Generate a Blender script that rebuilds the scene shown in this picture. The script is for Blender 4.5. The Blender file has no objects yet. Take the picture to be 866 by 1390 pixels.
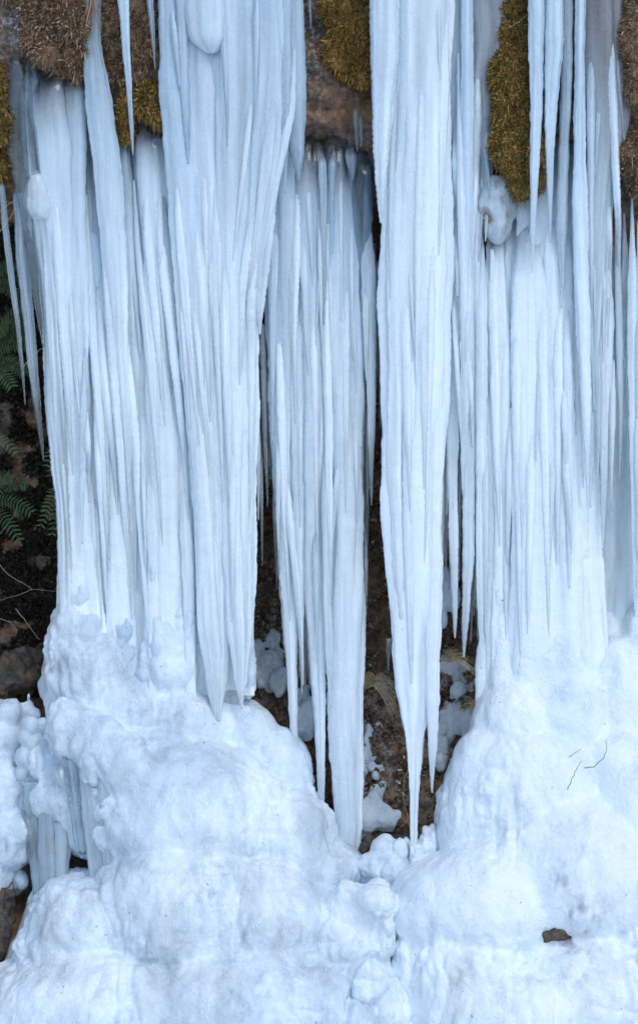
import bpy, math, random
import numpy as np
from mathutils import Vector

R = math.radians
scene = bpy.context.scene
C = scene.collection

# ------------------------------------------------------------------ camera, sky, sun, exposure
DIST = 8.0                 # metres from the lens to the plane of the icicles (y = 0)
MPP = 0.003                # metres per photo pixel in that plane
CX, CY = 433.0, 695.0
CAMZ = 1.815

cam_data = bpy.data.cameras.new('camera')
cam = bpy.data.objects.new('camera', cam_data)
C.objects.link(cam)
cam.location = (0, -DIST, CAMZ)
cam.rotation_euler = (R(90), 0, 0)
cam_data.sensor_fit = 'VERTICAL'
cam_data.angle_y = 2 * math.atan(1390 * MPP / 2 / DIST)
cam_data.clip_end = 500
scene.camera = cam

SUN_EL, SUN_AZ = 52.0, 152.0      # azimuth clockwise from +Y (the cliff side); soft sun behind and to one side of the camera
world = bpy.data.worlds.new('World')
scene.world = world
world.use_nodes = True
wn, wl = world.node_tree.nodes, world.node_tree.links
wn.clear()
sky = wn.new('ShaderNodeTexSky'); sky.sky_type = 'NISHITA'; sky.sun_disc = False
sky.sun_elevation = R(SUN_EL); sky.sun_rotation = R(SUN_AZ)
sky.air_density = 1.0; sky.dust_density = .6; sky.ozone_density = 1.2
bgn = wn.new('ShaderNodeBackground'); bgn.inputs['Strength'].default_value = 0.15
wo = wn.new('ShaderNodeOutputWorld')
wl.new(sky.outputs[0], bgn.inputs['Color']); wl.new(bgn.outputs[0], wo.inputs['Surface'])

sun_data = bpy.data.lights.new('sun', 'SUN')
sun_data.energy = 0.85
sun_data.angle = R(25)
sun_data.color = (1.0, 0.98, 0.95)
sun = bpy.data.objects.new('sun', sun_data)
C.objects.link(sun)
sun_dir = Vector((math.sin(R(SUN_AZ)) * math.cos(R(SUN_EL)), math.cos(R(SUN_AZ)) * math.cos(R(SUN_EL)), math.sin(R(SUN_EL))))
sun.rotation_euler = sun_dir.to_track_quat('Z', 'Y').to_euler()
sun.location = (3, -9, 9)

scene.view_settings.view_transform = 'Standard'
scene.view_settings.look = 'None'
scene.view_settings.gamma = 1
scene.view_settings.exposure = 0.37
scene.render.engine = 'CYCLES'
cy = scene.cycles
cy.max_bounces = 14; cy.transmission_bounces = 12; cy.diffuse_bounces = 8; cy.glossy_bounces = 4; cy.transparent_max_bounces = 8
cy.caustics_reflective = False; cy.caustics_refractive = True
cy.blur_glossy = 1.0
cy.sample_clamp_indirect = 4.0
cy.use_denoising = True
cy.use_adaptive_sampling = True; cy.adaptive_threshold = .025

# ------------------------------------------------------------------ helpers
def P(px, py, y=0.0):
    """Photo pixel on the vertical plane at depth y -> world point (arrays welcome)."""
    s = MPP * (DIST + y) / DIST
    return (px - CX) * s, y + 0 * px, CAMZ + (CY - py) * s

def V3(px, py, y=0.0):
    a, b, c = P(float(px), float(py), float(y))
    return Vector((a, b, c))

def sstep(a, b, x):
    t = np.clip((x - a) / (b - a), 0, 1)
    return t * t * (3 - 2 * t)

def _hash(ix, iy, iz, seed):
    h = (ix * 374761393 + iy * 668265263 + iz * 1274126177 + seed * 144665) & 0xffffffff
    h = ((h ^ (h >> 13)) * 1274126177) & 0xffffffff
    h = (h ^ (h >> 16)) & 0xffffff
    return h / float(0x7fffff) - 1.0

def noise(x, y, z, seed=0):
    """Smooth value noise in [-1, 1]; broadcasts."""
    x, y, z = np.broadcast_arrays(np.asarray(x, float), np.asarray(y, float), np.asarray(z, float))
    xf, yf, zf = np.floor(x), np.floor(y), np.floor(z)
    ix, iy, iz = xf.astype(np.int64), yf.astype(np.int64), zf.astype(np.int64)
    u, v, w = x - xf, y - yf, z - zf
    u = u * u * u * (u * (u * 6 - 15) + 10); v = v * v * v * (v * (v * 6 - 15) + 10); w = w * w * w * (w * (w * 6 - 15) + 10)
    o = 0
    for a in (0, 1):
        for b in (0, 1):
            for c in (0, 1):
                o = o + _hash(ix + a, iy + b, iz + c, seed) * (u if a else 1 - u) * (v if b else 1 - v) * (w if c else 1 - w)
    return o

def fbm(x, y, z, seed=0, octaves=4, gain=.5):
    s, a, f = 0, 1.0, 1.0
    for k in range(octaves):
        s = s + a * noise(x * f + 3.7 * k, y * f - 1.3 * k, z * f + 7.1 * k, seed + k)
        a *= gain; f *= 2.03
    return s

def mesh_np(name, verts, faces, smooth=True, attrs=None):
    """faces: (n,3) or (n,4) int array, or a list of such arrays."""
    if not isinstance(faces, list): faces = [faces]
    me = bpy.data.meshes.new(name)
    verts = np.asarray(verts, np.float32)
    me.vertices.add(len(verts)); me.vertices.foreach_set('co', verts.ravel())
    loops = np.concatenate([np.asarray(f, np.int32).ravel() for f in faces])
    tot = np.concatenate([np.full(len(f), np.asarray(f).shape[1], np.int32) for f in faces])
    start = np.concatenate([[0], np.cumsum(tot)[:-1]]).astype(np.int32)
    me.loops.add(len(loops)); me.loops.foreach_set('vertex_index', loops)
    me.polygons.add(len(tot)); me.polygons.foreach_set('loop_start', start); me.polygons.foreach_set('loop_total', tot)
    me.polygons.foreach_set('use_smooth', np.full(len(tot), smooth, bool))
    for k, v in (attrs or {}).items():
        a = me.attributes.new(k, 'FLOAT', 'POINT'); a.data.foreach_set('value', np.asarray(v, np.float32))
    me.update(calc_edges=True); me.validate()
    return me

def obj(name, me, mat=None, parent=None):
    o = bpy.data.objects.new(name, me)
    C.objects.link(o)
    if mat is not None and me is not None and not me.materials: me.materials.append(mat)
    if parent is not None:
        o.parent = parent
        o.matrix_parent_inverse = parent.matrix_world.inverted()
    return o

def tag(o, label=None, cat=None, group=None, kind=None):
    if label: o['label'] = label
    if cat: o['category'] = cat
    if group: o['group'] = group
    if kind: o['kind'] = kind
    return o

def empty(name, loc):
    o = bpy.data.objects.new(name, None)
    o.empty_display_size = .05
    C.objects.link(o); o.location = loc
    o.matrix_world.translation = loc
    return o

# ------------------------------------------------------------------ materials
def new_mat(name):
    m = bpy.data.materials.new(name); m.use_nodes = True
    nt = m.node_tree
    return m, nt, nt.nodes, nt.links, nt.nodes['Principled BSDF']

def N_(nt, t, **kw):
    n = nt.nodes.new(t)
    for k, v in kw.items(): setattr(n, k, v)
    return n

def ramp(nt, fac, stops):
    r = nt.nodes.new('ShaderNodeValToRGB')
    el = r.color_ramp.elements
    while len(el) < len(stops): el.new(.5)
    for e, (p, c) in zip(el, stops):
        e.position = p; e.color = (*c, 1) if len(c) == 3 else c
    nt.links.new(fac, r.inputs[0])
    return r.outputs[0]

def mapped(nt, scale, coord='Object'):
    tc = nt.nodes.new('ShaderNodeTexCoord'); mp = nt.nodes.new('ShaderNodeMapping')
    mp.inputs['Scale'].default_value = scale
    nt.links.new(tc.outputs[coord], mp.inputs[0])
    return mp.outputs[0]

def ntex(nt, vec, scale, detail=4, rough=.55, dist=0):
    n = nt.nodes.new('ShaderNodeTexNoise')
    n.inputs['Scale'].default_value = scale; n.inputs['Detail'].default_value = detail
    n.inputs['Roughness'].default_value = rough; n.inputs['Distortion'].default_value = dist
    nt.links.new(vec, n.inputs['Vector'])
    return n.outputs[0]

def math_(nt, op, a, b=None, clamp=False):
    n = nt.nodes.new('ShaderNodeMath'); n.operation = op; n.use_clamp = clamp
    for i, v in enumerate((a, b)):
        if v is None: continue
        if isinstance(v, (int, float)): n.inputs[i].default_value = v
        else: nt.links.new(v, n.inputs[i])
    return n.outputs[0]

def mix_(nt, fac, a, b):
    n = nt.nodes.new('ShaderNodeMix'); n.data_type = 'RGBA'
    for i, v in ((0, fac), (6, a), (7, b)):
        if isinstance(v, (int, float)): n.inputs[i].default_value = v
        elif isinstance(v, tuple): n.inputs[i].default_value = (*v, 1)
        else: nt.links.new(v, n.inputs[i])
    return n.outputs[2]

def attr(nt, name):
    n = nt.nodes.new('ShaderNodeAttribute'); n.attribute_name = name
    return n.outputs['Fac']

def ice_material(name, white, blue, streak=(22, 22, .55), rib=.45, rough=.06, sss=.02, grain=0.0, stain=None, tvar=.16, cvar=.2, coat=(.9, .10)):
    m, nt, nd, lk, b = new_mat(name)
    st = ntex(nt, mapped(nt, streak), 1.6, 6, .66, .12)           # long vertical streaks of bubbles
    fs = ntex(nt, mapped(nt, tuple(4.5 * x for x in streak)), 1.3, 3, .6, .1)   # hair-thin streaks
    cl = ntex(nt, mapped(nt, (1, 1, .45)), 16, 4, .6)             # cloudy patches
    gr = ntex(nt, mapped(nt, (1, 1, .7)), 130, 3, .7)             # bubble grain
    tone = attr(nt, 'tone'); clear = attr(nt, 'clear')
    c_ = lambda x, k: math_(nt, 'MULTIPLY', math_(nt, 'SUBTRACT', x, .5), k)
    f = math_(nt, 'ADD', math_(nt, 'ADD', c_(st, 1.6), c_(cl, .8)), math_(nt, 'ADD', c_(fs, .38), c_(gr, .7)))
    tf = math_(nt, 'ADD', math_(nt, 'ADD', tone, .08), math_(nt, 'MULTIPLY', f, tvar), True)
    col = mix_(nt, tf, blue, white)
    if stain:
        s = math_(nt, 'MULTIPLY', attr(nt, 'stain'), math_(nt, 'ADD', cl, .4), True)
        col = mix_(nt, s, col, stain)
    lk.new(col, b.inputs['Base Color'])
    ct = math_(nt, 'SUBTRACT', clear, math_(nt, 'MULTIPLY', f, cvar), True)
    lk.new(ct, b.inputs['Transmission Weight'])
    b.inputs['IOR'].default_value = 1.31; b.subsurface_method = 'BURLEY'
    b.inputs['Subsurface Weight'].default_value = .45
    b.inputs['Coat Weight'].default_value = coat[0]; b.inputs['Coat Roughness'].default_value = coat[1]; b.inputs['Coat IOR'].default_value = 1.42
    b.inputs['Subsurface Radius'].default_value = (.9, .95, 1.0)
    b.inputs['Subsurface Scale'].default_value = sss
    lk.new(math_(nt, 'ADD', c_(cl, .35), rough, True), b.inputs['Roughness'])
    ribs = ntex(nt, mapped(nt, (14, 14, 48)), 1.4, 5, .7, 1.2)      # horizontal growth ripples
    fine = ntex(nt, mapped(nt, (1, 1, .8)), 75, 4, .65)
    h = math_(nt, 'ADD', math_(nt, 'MULTIPLY', ribs, rib), math_(nt, 'MULTIPLY', fine, .5 + grain))
    h = math_(nt, 'ADD', h, math_(nt, 'ADD', math_(nt, 'MULTIPLY', st, .3), math_(nt, 'MULTIPLY', fs, .16)))
    bp = nd.new('ShaderNodeBump'); bp.inputs['Strength'].default_value = .8; bp.inputs['Distance'].default_value = .008
    lk.new(h, bp.inputs['Height']); lk.new(bp.outputs[0], b.inputs['Normal'])
    return m

M_ICE = ice_material('ice', (.85, .935, .98), (.46, .66, .82), stain=(.32, .20, .12))
M_MOUND = ice_material('mound_ice', (.87, .94, .985), (.48, .66, .83), streak=(7, 7, 2.6), rib=.35, rough=.30, sss=.02, coat=(.3, .38), tvar=.34, cvar=.36, grain=.7, stain=(.2, .12, .07))

def snow_material():
    m, nt, nd, lk, b = new_mat('crusted_snow')
    n = ntex(nt, mapped(nt, (1, 1, 1)), 40, 5, .6)
    lk.new(ramp(nt, n, [(.3, (.72, .78, .84)), (.65, (.92, .94, .96))]), b.inputs['Base Color'])
    b.inputs['Subsurface Weight'].default_value = .8; b.inputs['Subsurface Scale'].default_value = .012
    b.inputs['Subsurface Radius'].default_value = (.6, .8, 1); b.inputs['Roughness'].default_value = .6
    bp = nd.new('ShaderNodeBump'); bp.inputs['Strength'].default_value = .6; bp.inputs['Distance'].default_value = .006
    lk.new(ntex(nt, mapped(nt, (1, 1, 1)), 110, 4, .65), bp.inputs['Height']); lk.new(bp.outputs[0], b.inputs['Normal'])
    return m
M_SNOW = snow_material()

def rock_material(name, dark, mid, rust, wet=.35, frosty=True):
    m, nt, nd, lk, b = new_mat(name)
    v = mapped(nt, (1, 1, 1))
    n1 = ntex(nt, v, 9, 8, .68, .6); n2 = ntex(nt, v, 38, 6, .65); n3 = ntex(nt, mapped(nt, (1, 1, 1.8)), 3.2, 4, .6)
    c = ramp(nt, n2, [(.32, dark), (.55, mid), (.75, tuple(x * 1.6 for x in mid))])
    c = mix_(nt, ramp(nt, n3, [(.45, (0, 0, 0)), (.62, (1, 1, 1))]), c, rust)
    c = mix_(nt, math_(nt, 'MULTIPLY', ramp(nt, n1, [(.4, (1, 1, 1)), (.55, (0, 0, 0))]), .75), c, dark)
    if frosty:
        ms = math_(nt, 'MULTIPLY', attr(nt, 'moss'), math_(nt, 'MULTIPLY', n2, 1.7), True)
        c = mix_(nt, ms, c, ramp(nt, ntex(nt, v, 120, 3, .6), [(.3, (.025, .022, .006)), (.6, (.12, .085, .02)), (.8, (.17, .12, .03))]))
        fr = math_(nt, 'MULTIPLY', attr(nt, 'frost'), ramp(nt, ntex(nt, v, 55, 6, .7), [(.5, (0, 0, 0)), (.6, (1, 1, 1))]))
        c = mix_(nt, fr, c, (.62, .66, .72))
    lk.new(c, b.inputs['Base Color'])
    b.inputs['Roughness'].default_value = .75 - wet * .5
    bp = nd.new('ShaderNodeBump'); bp.inputs['Strength'].default_value = .9; bp.inputs['Distance'].default_value = .02
    lk.new(math_(nt, 'ADD', n1, math_(nt, 'MULTIPLY', n2, .5)), bp.inputs['Height']); lk.new(bp.outputs[0], b.inputs['Normal'])
    return m
M_ROCK = rock_material('wet_rock', (.045, .033, .024), (.25, .18, .125), (.32, .16, .07))
M_BOULDER = rock_material('boulder_rock', (.03, .026, .022), (.12, .10, .08), (.16, .10, .05), .2, False)

def leaf_material(name, stops, rough=.6, transl=.0):
    m, nt, nd, lk, b = new_mat(name)
    r = nd.new('ShaderNodeNewGeometry')
    lk.new(ramp(nt, r.outputs['Random Per Island'], stops), b.inputs['Base Color'])
    b.inputs['Roughness'].default_value = rough
    return m
M_MOSS = leaf_material('moss', [(0, (.05, .04, .012)), (.22, (.10, .11, .025)), (.42, (.23, .13, .03)), (.7, (.40, .225, .05)), (1, (.56, .34, .10))], .8)
M_MOSSB = leaf_material('brown_moss', [(0, (.07, .04, .018)), (.4, (.22, .13, .06)), (.75, (.36, .23, .12)), (1, (.55, .44, .36))], .8)
M_FERN = leaf_material('fern', [(0, (.022, .05, .013)), (1, (.05, .09, .025))], .5)
M_FERN2 = leaf_material('pale_fern', [(0, (.06, .085, .022)), (1, (.11, .13, .04))], .55)
M_LITTER_SHADED = leaf_material('litter', [(0, (.012, .010, .006)), (.3, (.03, .022, .012)), (.55, (.018, .024, .012)), (.8, (.05, .032, .018)), (1, (.09, .055, .03))], .8)  # overhang's shade is put into these near-black leaf colours
M_LITTERB = leaf_material('dry_litter', [(0, (.02, .013, .008)), (.4, (.16, .095, .05)), (.75, (.28, .17, .085)), (.93, (.38, .28, .18)), (1, (.7, .7, .7))], .8)
M_STRAW = leaf_material('straw', [(0, (.26, .20, .11)), (1, (.58, .50, .33))], .7)
M_TWIG = leaf_material('twig_bark', [(0, (.20, .17, .15)), (1, (.26, .22, .19))], .8)
M_DARKTWIG = leaf_material('dark_twig_bark', [(0, (.03, .022, .018)), (1, (.05, .035, .025))], .7)
M_GREEN = leaf_material('green_leaf', [(0, (.04, .10, .02)), (1, (.07, .15, .03))], .5)

# ------------------------------------------------------------------ the cliff (setting)
def axis(lo, hi, flo, fhi, fine, coarse):
    return np.concatenate([np.arange(lo, flo, coarse), np.arange(flo, fhi, fine), np.arange(fhi, hi + coarse, coarse)])

PYS = [-1000, -160, -90, -40, 90, 175, 250, 330, 500, 700, 850, 950, 1050, 1150, 1300, 1450]
PXS = [-900, -60, 10, 70, 130, 230, 345, 400, 500, 590, 660, 730, 860, 1100]
DEEP = {   # metres behind the icicle plane, one row per column in PXS
    -900: [.0, -.1, -.1, .0, .1, .2, .3, .4, .45, .45, .4, .3, .2, .1, -.1, -.3],
    -60:  [-.1, -.25, -.2, .02, .08, .16, .35, .7, .95, .95, .75, .5, .35, .2, .0, -.2],
    10:   [-.1, -.25, -.2, .0, .06, .14, .35, .7, .95, .95, .75, .5, .35, .2, -.05, -.2],
    70:   [-.1, -.25, -.2, -.02, .02, .18, .45, .7, .85, .85, .7, .5, .35, .2, .05, -.1],
    130:  [-.1, -.25, -.2, -.01, .02, .10, .35, .45, .5, .5, .5, .45, .35, .25, .1, -.1],
    230:  [-.1, -.25, -.2, .0, .02, .05, .3, .4, .45, .45, .45, .45, .4, .3, .1, -.1],
    345:  [-.1, -.25, -.2, .02, .06, .10, .3, .4, .45, .45, .38, .34, .32, .3, .1, -.1],
    400:  [-.1, -.25, -.2, .02, .02, .05, .26, .4, .45, .42, .36, .32, .30, .28, .1, -.1],
    500:  [-.1, -.25, -.2, .02, .02, .05, .22, .35, .42, .42, .38, .32, .26, .20, .1, -.1],
    590:  [-.1, -.25, -.2, .06, .08, .12, .26, .4, .5, .5, .45, .36, .28, .20, .1, -.1],
    660:  [-.1, -.25, -.2, .02, .03, .06, .14, .35, .5, .5, .45, .36, .3, .25, .1, -.1],
    730:  [-.1, -.25, -.2, .01, .02, .04, .10, .35, .5, .5, .5, .45, .4, .3, .1, -.1],
    860:  [-.1, -.25, -.2, .01, .02, .04, .06, .25, .35, .4, .4, .4, .4, .3, .1, -.1],
    1100: [.0, -.1, -.1, .0, .1, .1, .2, .3, .4, .4, .35, .3, .2, .1, -.1, -.3],
}
TABLE = np.array([DEEP[x] for x in PXS])

def cliff_y(px, py):
    """Depth of the rock face (smoothly interpolated table + ledges)."""
    px = np.asarray(px, float); py = np.asarray(py, float)
    ix = np.clip(np.searchsorted(PXS, px) - 1, 0, len(PXS) - 2); iy = np.clip(np.searchsorted(PYS, py) - 1, 0, len(PYS) - 2)
    X = np.array(PXS, float); Y = np.array(PYS, float)
    u = np.clip((px - X[ix]) / (X[ix + 1] - X[ix]), 0, 1); v = np.clip((py - Y[iy]) / (Y[iy + 1] - Y[iy]), 0, 1)
    u = u * u * (3 - 2 * u); v = v * v * (3 - 2 * v)
    d = TABLE[ix, iy] * (1 - u) * (1 - v) + TABLE[ix + 1, iy] * u * (1 - v) + TABLE[ix, iy + 1] * (1 - u) * v + TABLE[ix + 1, iy + 1] * u * v
    x, z = px * .01, py * .01
    n = .045 * fbm(x * .9, 0, z * .9, 3, 4, .55) + .022 * (1 - np.abs(noise(x * 2.6 + .4 * noise(x * 3, 1, z * 3, 8), 5, z * 3.1, 9)) * 2)
    n = n + .016 * noise(x * 9, 2, z * 9, 12) + .009 * noise(x * 22, 4, z * 22, 13)
    return d + n

pxa = axis(-1400, 2300, -110, 980, 4.0, 60.0)
pya = axis(-1300, 1480, -180, 1420, 4.0, 60.0)
GX, GY = np.meshgrid(pxa, pya)
YY = cliff_y(GX, GY)
vx, vy, vz = P(GX, GY, YY * 0)          # laid out on the icicle plane, pushed straight back
vy = YY
cv = np.stack([vx, vy, vz], -1).reshape(-1, 3)
nr, nc = GX.shape
i0 = (np.arange(nr - 1)[:, None] * nc + np.arange(nc - 1)[None]).ravel()
cf = np.stack([i0, i0 + nc, i0 + nc + 1, i0 + 1], 1)
gm = .8 * np.exp(-((GX - 465) / 45) ** 2 - ((GY - 45) / 60) ** 2) + np.exp(-((GX - 695) / 35) ** 2 - ((GY - 120) / 120) ** 2) \
    + .5 * np.exp(-((GX - 512) / 30) ** 2 - ((GY - 340) / 120) ** 2) + .6 * np.exp(-((GX - 5) / 30) ** 2 - ((GY - 190) / 80) ** 2) + .35 * np.exp(-((GX - 150) / 60) ** 2 - ((GY - 60) / 70) ** 2) \
    + .6 * np.exp(-((GX - 850) / 30) ** 2 - ((GY - 170) / 120) ** 2) + .3 * np.exp(-((GX - 515) / 60) ** 2 - ((GY - 830) / 120) ** 2)
gf = .8 * np.exp(-((GX - 500) / 35) ** 2 - ((GY - 1050) / 80) ** 2) + .7 * np.exp(-((GX - 30) / 40) ** 2 - ((GY - 20) / 60) ** 2) + .5 * np.exp(-((GX - 420) / 30) ** 2 - ((GY - 40) / 60) ** 2) \
    + .5 * np.exp(-((GX - 365) / 50) ** 2 - ((GY - 850) / 90) ** 2) + .6 * np.exp(-((GX - 620) / 50) ** 2 - ((GY - 950) / 60) ** 2) + .08
cliff = obj('cliff', mesh_np('cliff', cv, cf[:, ::-1], True, {'moss': np.clip(gm, 0, 1).ravel(), 'frost': np.clip(gf, 0, 1).ravel()}), M_ROCK)
tag(cliff, 'dark wet brown rock face behind the ice', kind='structure')

# snowy ground in front of the cliff, out to the horizon
gx = np.concatenate([-np.geomspace(2, 150, 20)[::-1], np.linspace(-1.8, 1.8, 30), np.geomspace(2, 150, 20)])
gy = np.concatenate([-np.geomspace(1.8, 200, 26)[::-1], np.linspace(-1.6, .6, 22)])
A, B = np.meshgrid(gx, gy)
Z = -.46 + .05 * fbm(A * .6, B * .6, 0, 21, 3) * np.clip(1 - np.hypot(A, B) / 60, .1, 1)
gvn = np.stack([A, B, Z], -1).reshape(-1, 3); nr2, nc2 = A.shape
j0 = (np.arange(nr2 - 1)[:, None] * nc2 + np.arange(nc2 - 1)[None]).ravel()
tag(obj('ground', mesh_np('ground', gvn, np.stack([j0, j0 + 1, j0 + nc2 + 1, j0 + nc2], 1)), M_SNOW), 'snow covered ground at the foot of the ice', kind='structure')

# ------------------------------------------------------------------ icicles
def column(pts, y=0.0, seed=1, n=40, step=4.0, flat=.8, lobes=5, amt=1.0, bead=0.0, clear=.1, ctop=0.0, topfade=120, ctip=.25, tone=.7, streak=.3, stain=0.0, ytop=None, tip=True, wob=1.0, root=0.0, widen=1.0, ypath=None, gclear=.16, melt=False):
    """One icicle or fused ice column. pts: (photo x, photo y, half width in px) from root to tip, in the plane at depth y."""
    pts = np.array(pts, float)
    py = np.arange(pts[0, 1], pts[-1, 1] + .01, step if pts[-1, 1] - pts[0, 1] > 60 else step * .6)
    k = max(3, int(30 / step)) | 1
    ker = np.hanning(k + 2)[1:-1]; ker /= ker.sum()
    def smooth(a):
        return np.convolve(np.concatenate([[2 * a[0] - a[min(k // 2 - i, len(a) - 1)] for i in range(k // 2)], a, [2 * a[-1] - a[max(-2 - i, -len(a))] for i in range(k // 2)]]), ker, 'valid') if len(a) > k else a
    cx = smooth(np.interp(py, pts[:, 1], pts[:, 0])); hw = np.maximum(smooth(np.interp(py, pts[:, 1], pts[:, 2])), .7)
    T = len(py); row = np.arange(T)
    hw = hw * (1 + (widen - 1) * sstep(7, 16, hw))
    rt = sstep(0, 1, (py - py[0]) / max(root, 1.0)) if root else np.ones(T)
    r0 = .22 + .5 * sstep(9, 18, hw)
    hw = np.maximum(hw * (r0 + (1 - r0) * rt), .7)
    cx = cx + wob * (noise(py / 70, seed, 0, 5) * .05 * hw + noise(py / 25, seed, 3, 6) * .035 * np.minimum(hw, 12))
    hw = hw * (1 + wob * np.minimum(1, 11 / hw) * (.08 * noise(py / 45, seed, 1, 7) + .05 * noise(py / 13, seed, 2, 8)))
    if bead:
        hw = hw + bead * (np.abs(np.sin(py * math.pi / 7.5 + 2 * noise(py / 30, seed, 4, 3))) - .5) * np.minimum(1, hw / 4)
    th = np.linspace(0, 2 * math.pi, n, endpoint=False)[None]
    pr = py[:, None]
    core = .74 + .05 * noise(pr / 60, th * 0, seed, 31)
    rad = core + 0 * th
    if lobes:
        fade = sstep(4, 11, hw)[:, None]
        rng = np.random.RandomState(seed * 13 + 1)
        for i in range(lobes):
            phi = 2 * math.pi * (i + rng.uniform(-.25, .25)) / lobes + .55 * noise(pr / 230, i, seed, 41)
            q = (.15 + 1.8 / lobes) * (1 + .32 * noise(pr / 160, i, seed, 42))
            rho = .98 - q + .10 * amt * noise(pr / 120, i, seed, 43)
            d = (th - phi + math.pi) % (2 * math.pi) - math.pi
            s2 = q * q - (rho * np.sin(d)) ** 2
            lob = np.where((s2 > 0) & (np.cos(d) > 0), rho * np.cos(d) + np.sqrt(np.maximum(s2, 0)), 0)
            kk = 8.0
            rad = np.log(np.exp(kk * rad) + np.exp(kk * lob)) / kk
        rad = rad * fade + (1 - fade) * .96
    else:
        rad = rad * 0 + .97 + .05 * noise(pr / 40, th * 1.5, seed, 44)
    w_ = max(2, n // 9)
    loc = sum(np.roll(rad, k_, 1) for k_ in range(-w_, w_ + 1)) / (2 * w_ + 1)
    groove = np.clip((loc - rad - .01) / .07, 0, 1)
    rpx = rad * hw[:, None]
    rpx = rpx + np.minimum(.55, hw[:, None] * .06) * (noise(pr / 3.6, np.cos(th) * 3 + seed, np.sin(th) * 3, 51) + .8 * noise(pr / 9, np.cos(th) * 2 + seed, np.sin(th) * 2, 52))
    yy = y + (0 if ytop is None else (ytop - y) * (1 - sstep(0, 1, (py - py[0]) / max(1, (py[-1] - py[0])))))
    if ypath is not None: yy = np.interp(py, *ypath)
    else: yy = yy + .07 * (1 - rt)
    px_, _, z_ = P(cx, py, yy)
    s = MPP * (DIST + y) / DIST
    X = px_[:, None] + rpx * np.cos(th) * s
    Y = (yy + 0 * py)[:, None] + rpx * np.sin(th) * s * flat
    Zz = z_[:, None] + 0 * th
    v = np.stack([X, Y, Zz], -1).reshape(-1, 3)
    a = (row[:-1, None] * n + np.arange(n)[None]); b_ = (row[:-1, None] * n + (np.arange(n)[None] + 1) % n)
    f = np.stack([a, b_, b_ + n, a + n], -1).reshape(-1, 4)[:, ::-1]
    top = [px_[0], (yy + 0 * py)[0], z_[0] + .004]; bot = [px_[-1], (yy + 0 * py)[-1], z_[-1] - hw[-1] * s * .8]
    v = np.concatenate([v, [top, bot]])
    ti = T * n
    ar = np.arange(n)
    caps = np.concatenate([np.stack([np.full(n, ti), ar, (ar + 1) % n], 1), np.stack([np.full(n, ti + 1), (T - 1) * n + (ar + 1) % n, (T - 1) * n + ar], 1)])[:, ::-1]
    # clarity of the ice: bubbly streaks down the length, glassy near the rock and at the tip
    cl = clear + streak * .6 * (noise(pr / 220, np.cos(th) * 2.6 + seed * 2, np.sin(th) * 2.6, 61) + .6 * noise(pr / 90, np.cos(th) * 6 + seed, np.sin(th) * 6, 62))
    cl = cl + ctop * (1 - sstep(0, topfade, pr - py[0] + 18 * noise(th * 1.4, seed, 0, 63)))
    cl = cl + .13 * (1 - sstep(60, 420, pr))
    if tip: cl = cl + ctip * sstep(-1, 0, (pr - py[-1]) / 160)
    cl = cl + .18 * sstep(9, 2, hw)[:, None]
    cl = cl * (1 - (.9 * sstep(700, 880, pr) if melt else 0))
    cl = np.clip(np.clip(cl, 0, 1) + gclear * groove * (.55 + .6 * noise(pr / 110, th, seed, 64)), 0, .98) + 0 * th
    tn = .16 + tone - .42 * (1 - sstep(60, 620, pr)) + (.5 if melt else .2) * sstep(600, 930, pr) + .18 * noise(pr / 150, np.cos(th) * 1.5 + seed, np.sin(th) * 1.5, 71)
    stn = stain * (1 - sstep(0, topfade * 1.2, pr - py[0])) + 0 * th
    ext = lambda q: np.concatenate([np.broadcast_to(q, (T, n)).ravel(), [q.ravel()[0], q.ravel()[-1]]])
    LAST.clear(); LAST.update(v=v[:T * n].reshape(T, n, 3), py=py, n=n)
    return mesh_np('icicle', v, [f, caps], True, {'clear': ext(cl), 'tone': ext(tn), 'stain': ext(stn)})

LAST, FEET = {}, {}
CELL = 4.0
DEPTH = {}
def add_depth(key):
    d = DEPTH.setdefault(key, np.full((420, 270), 9.0))
    v = LAST['v'].reshape(-1, 3); v = v[v[:, 1] < v[:, 1].mean()]
    sc = MPP * (DIST + v[:, 1]) / DIST
    ix = ((v[:, 0] / sc + CX + 60) / CELL).astype(int); iy = ((CY - (v[:, 2] - CAMZ) / sc + 120) / CELL).astype(int)
    ok = (ix > 0) & (ix < 269) & (iy > 0) & (iy < 419)
    np.minimum.at(d, (iy[ok], ix[ok]), v[ok, 1])

def depth_at(key, px, py):
    d = DEPTH[key]
    ix = np.clip(((px + 60) / CELL).astype(int), 1, 268); iy = np.clip(((py + 120) / CELL).astype(int), 1, 418)
    return np.min([d[iy + a, ix + b] for a in (-1, 0, 1) for b in (0, 1)], axis=0)

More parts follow.
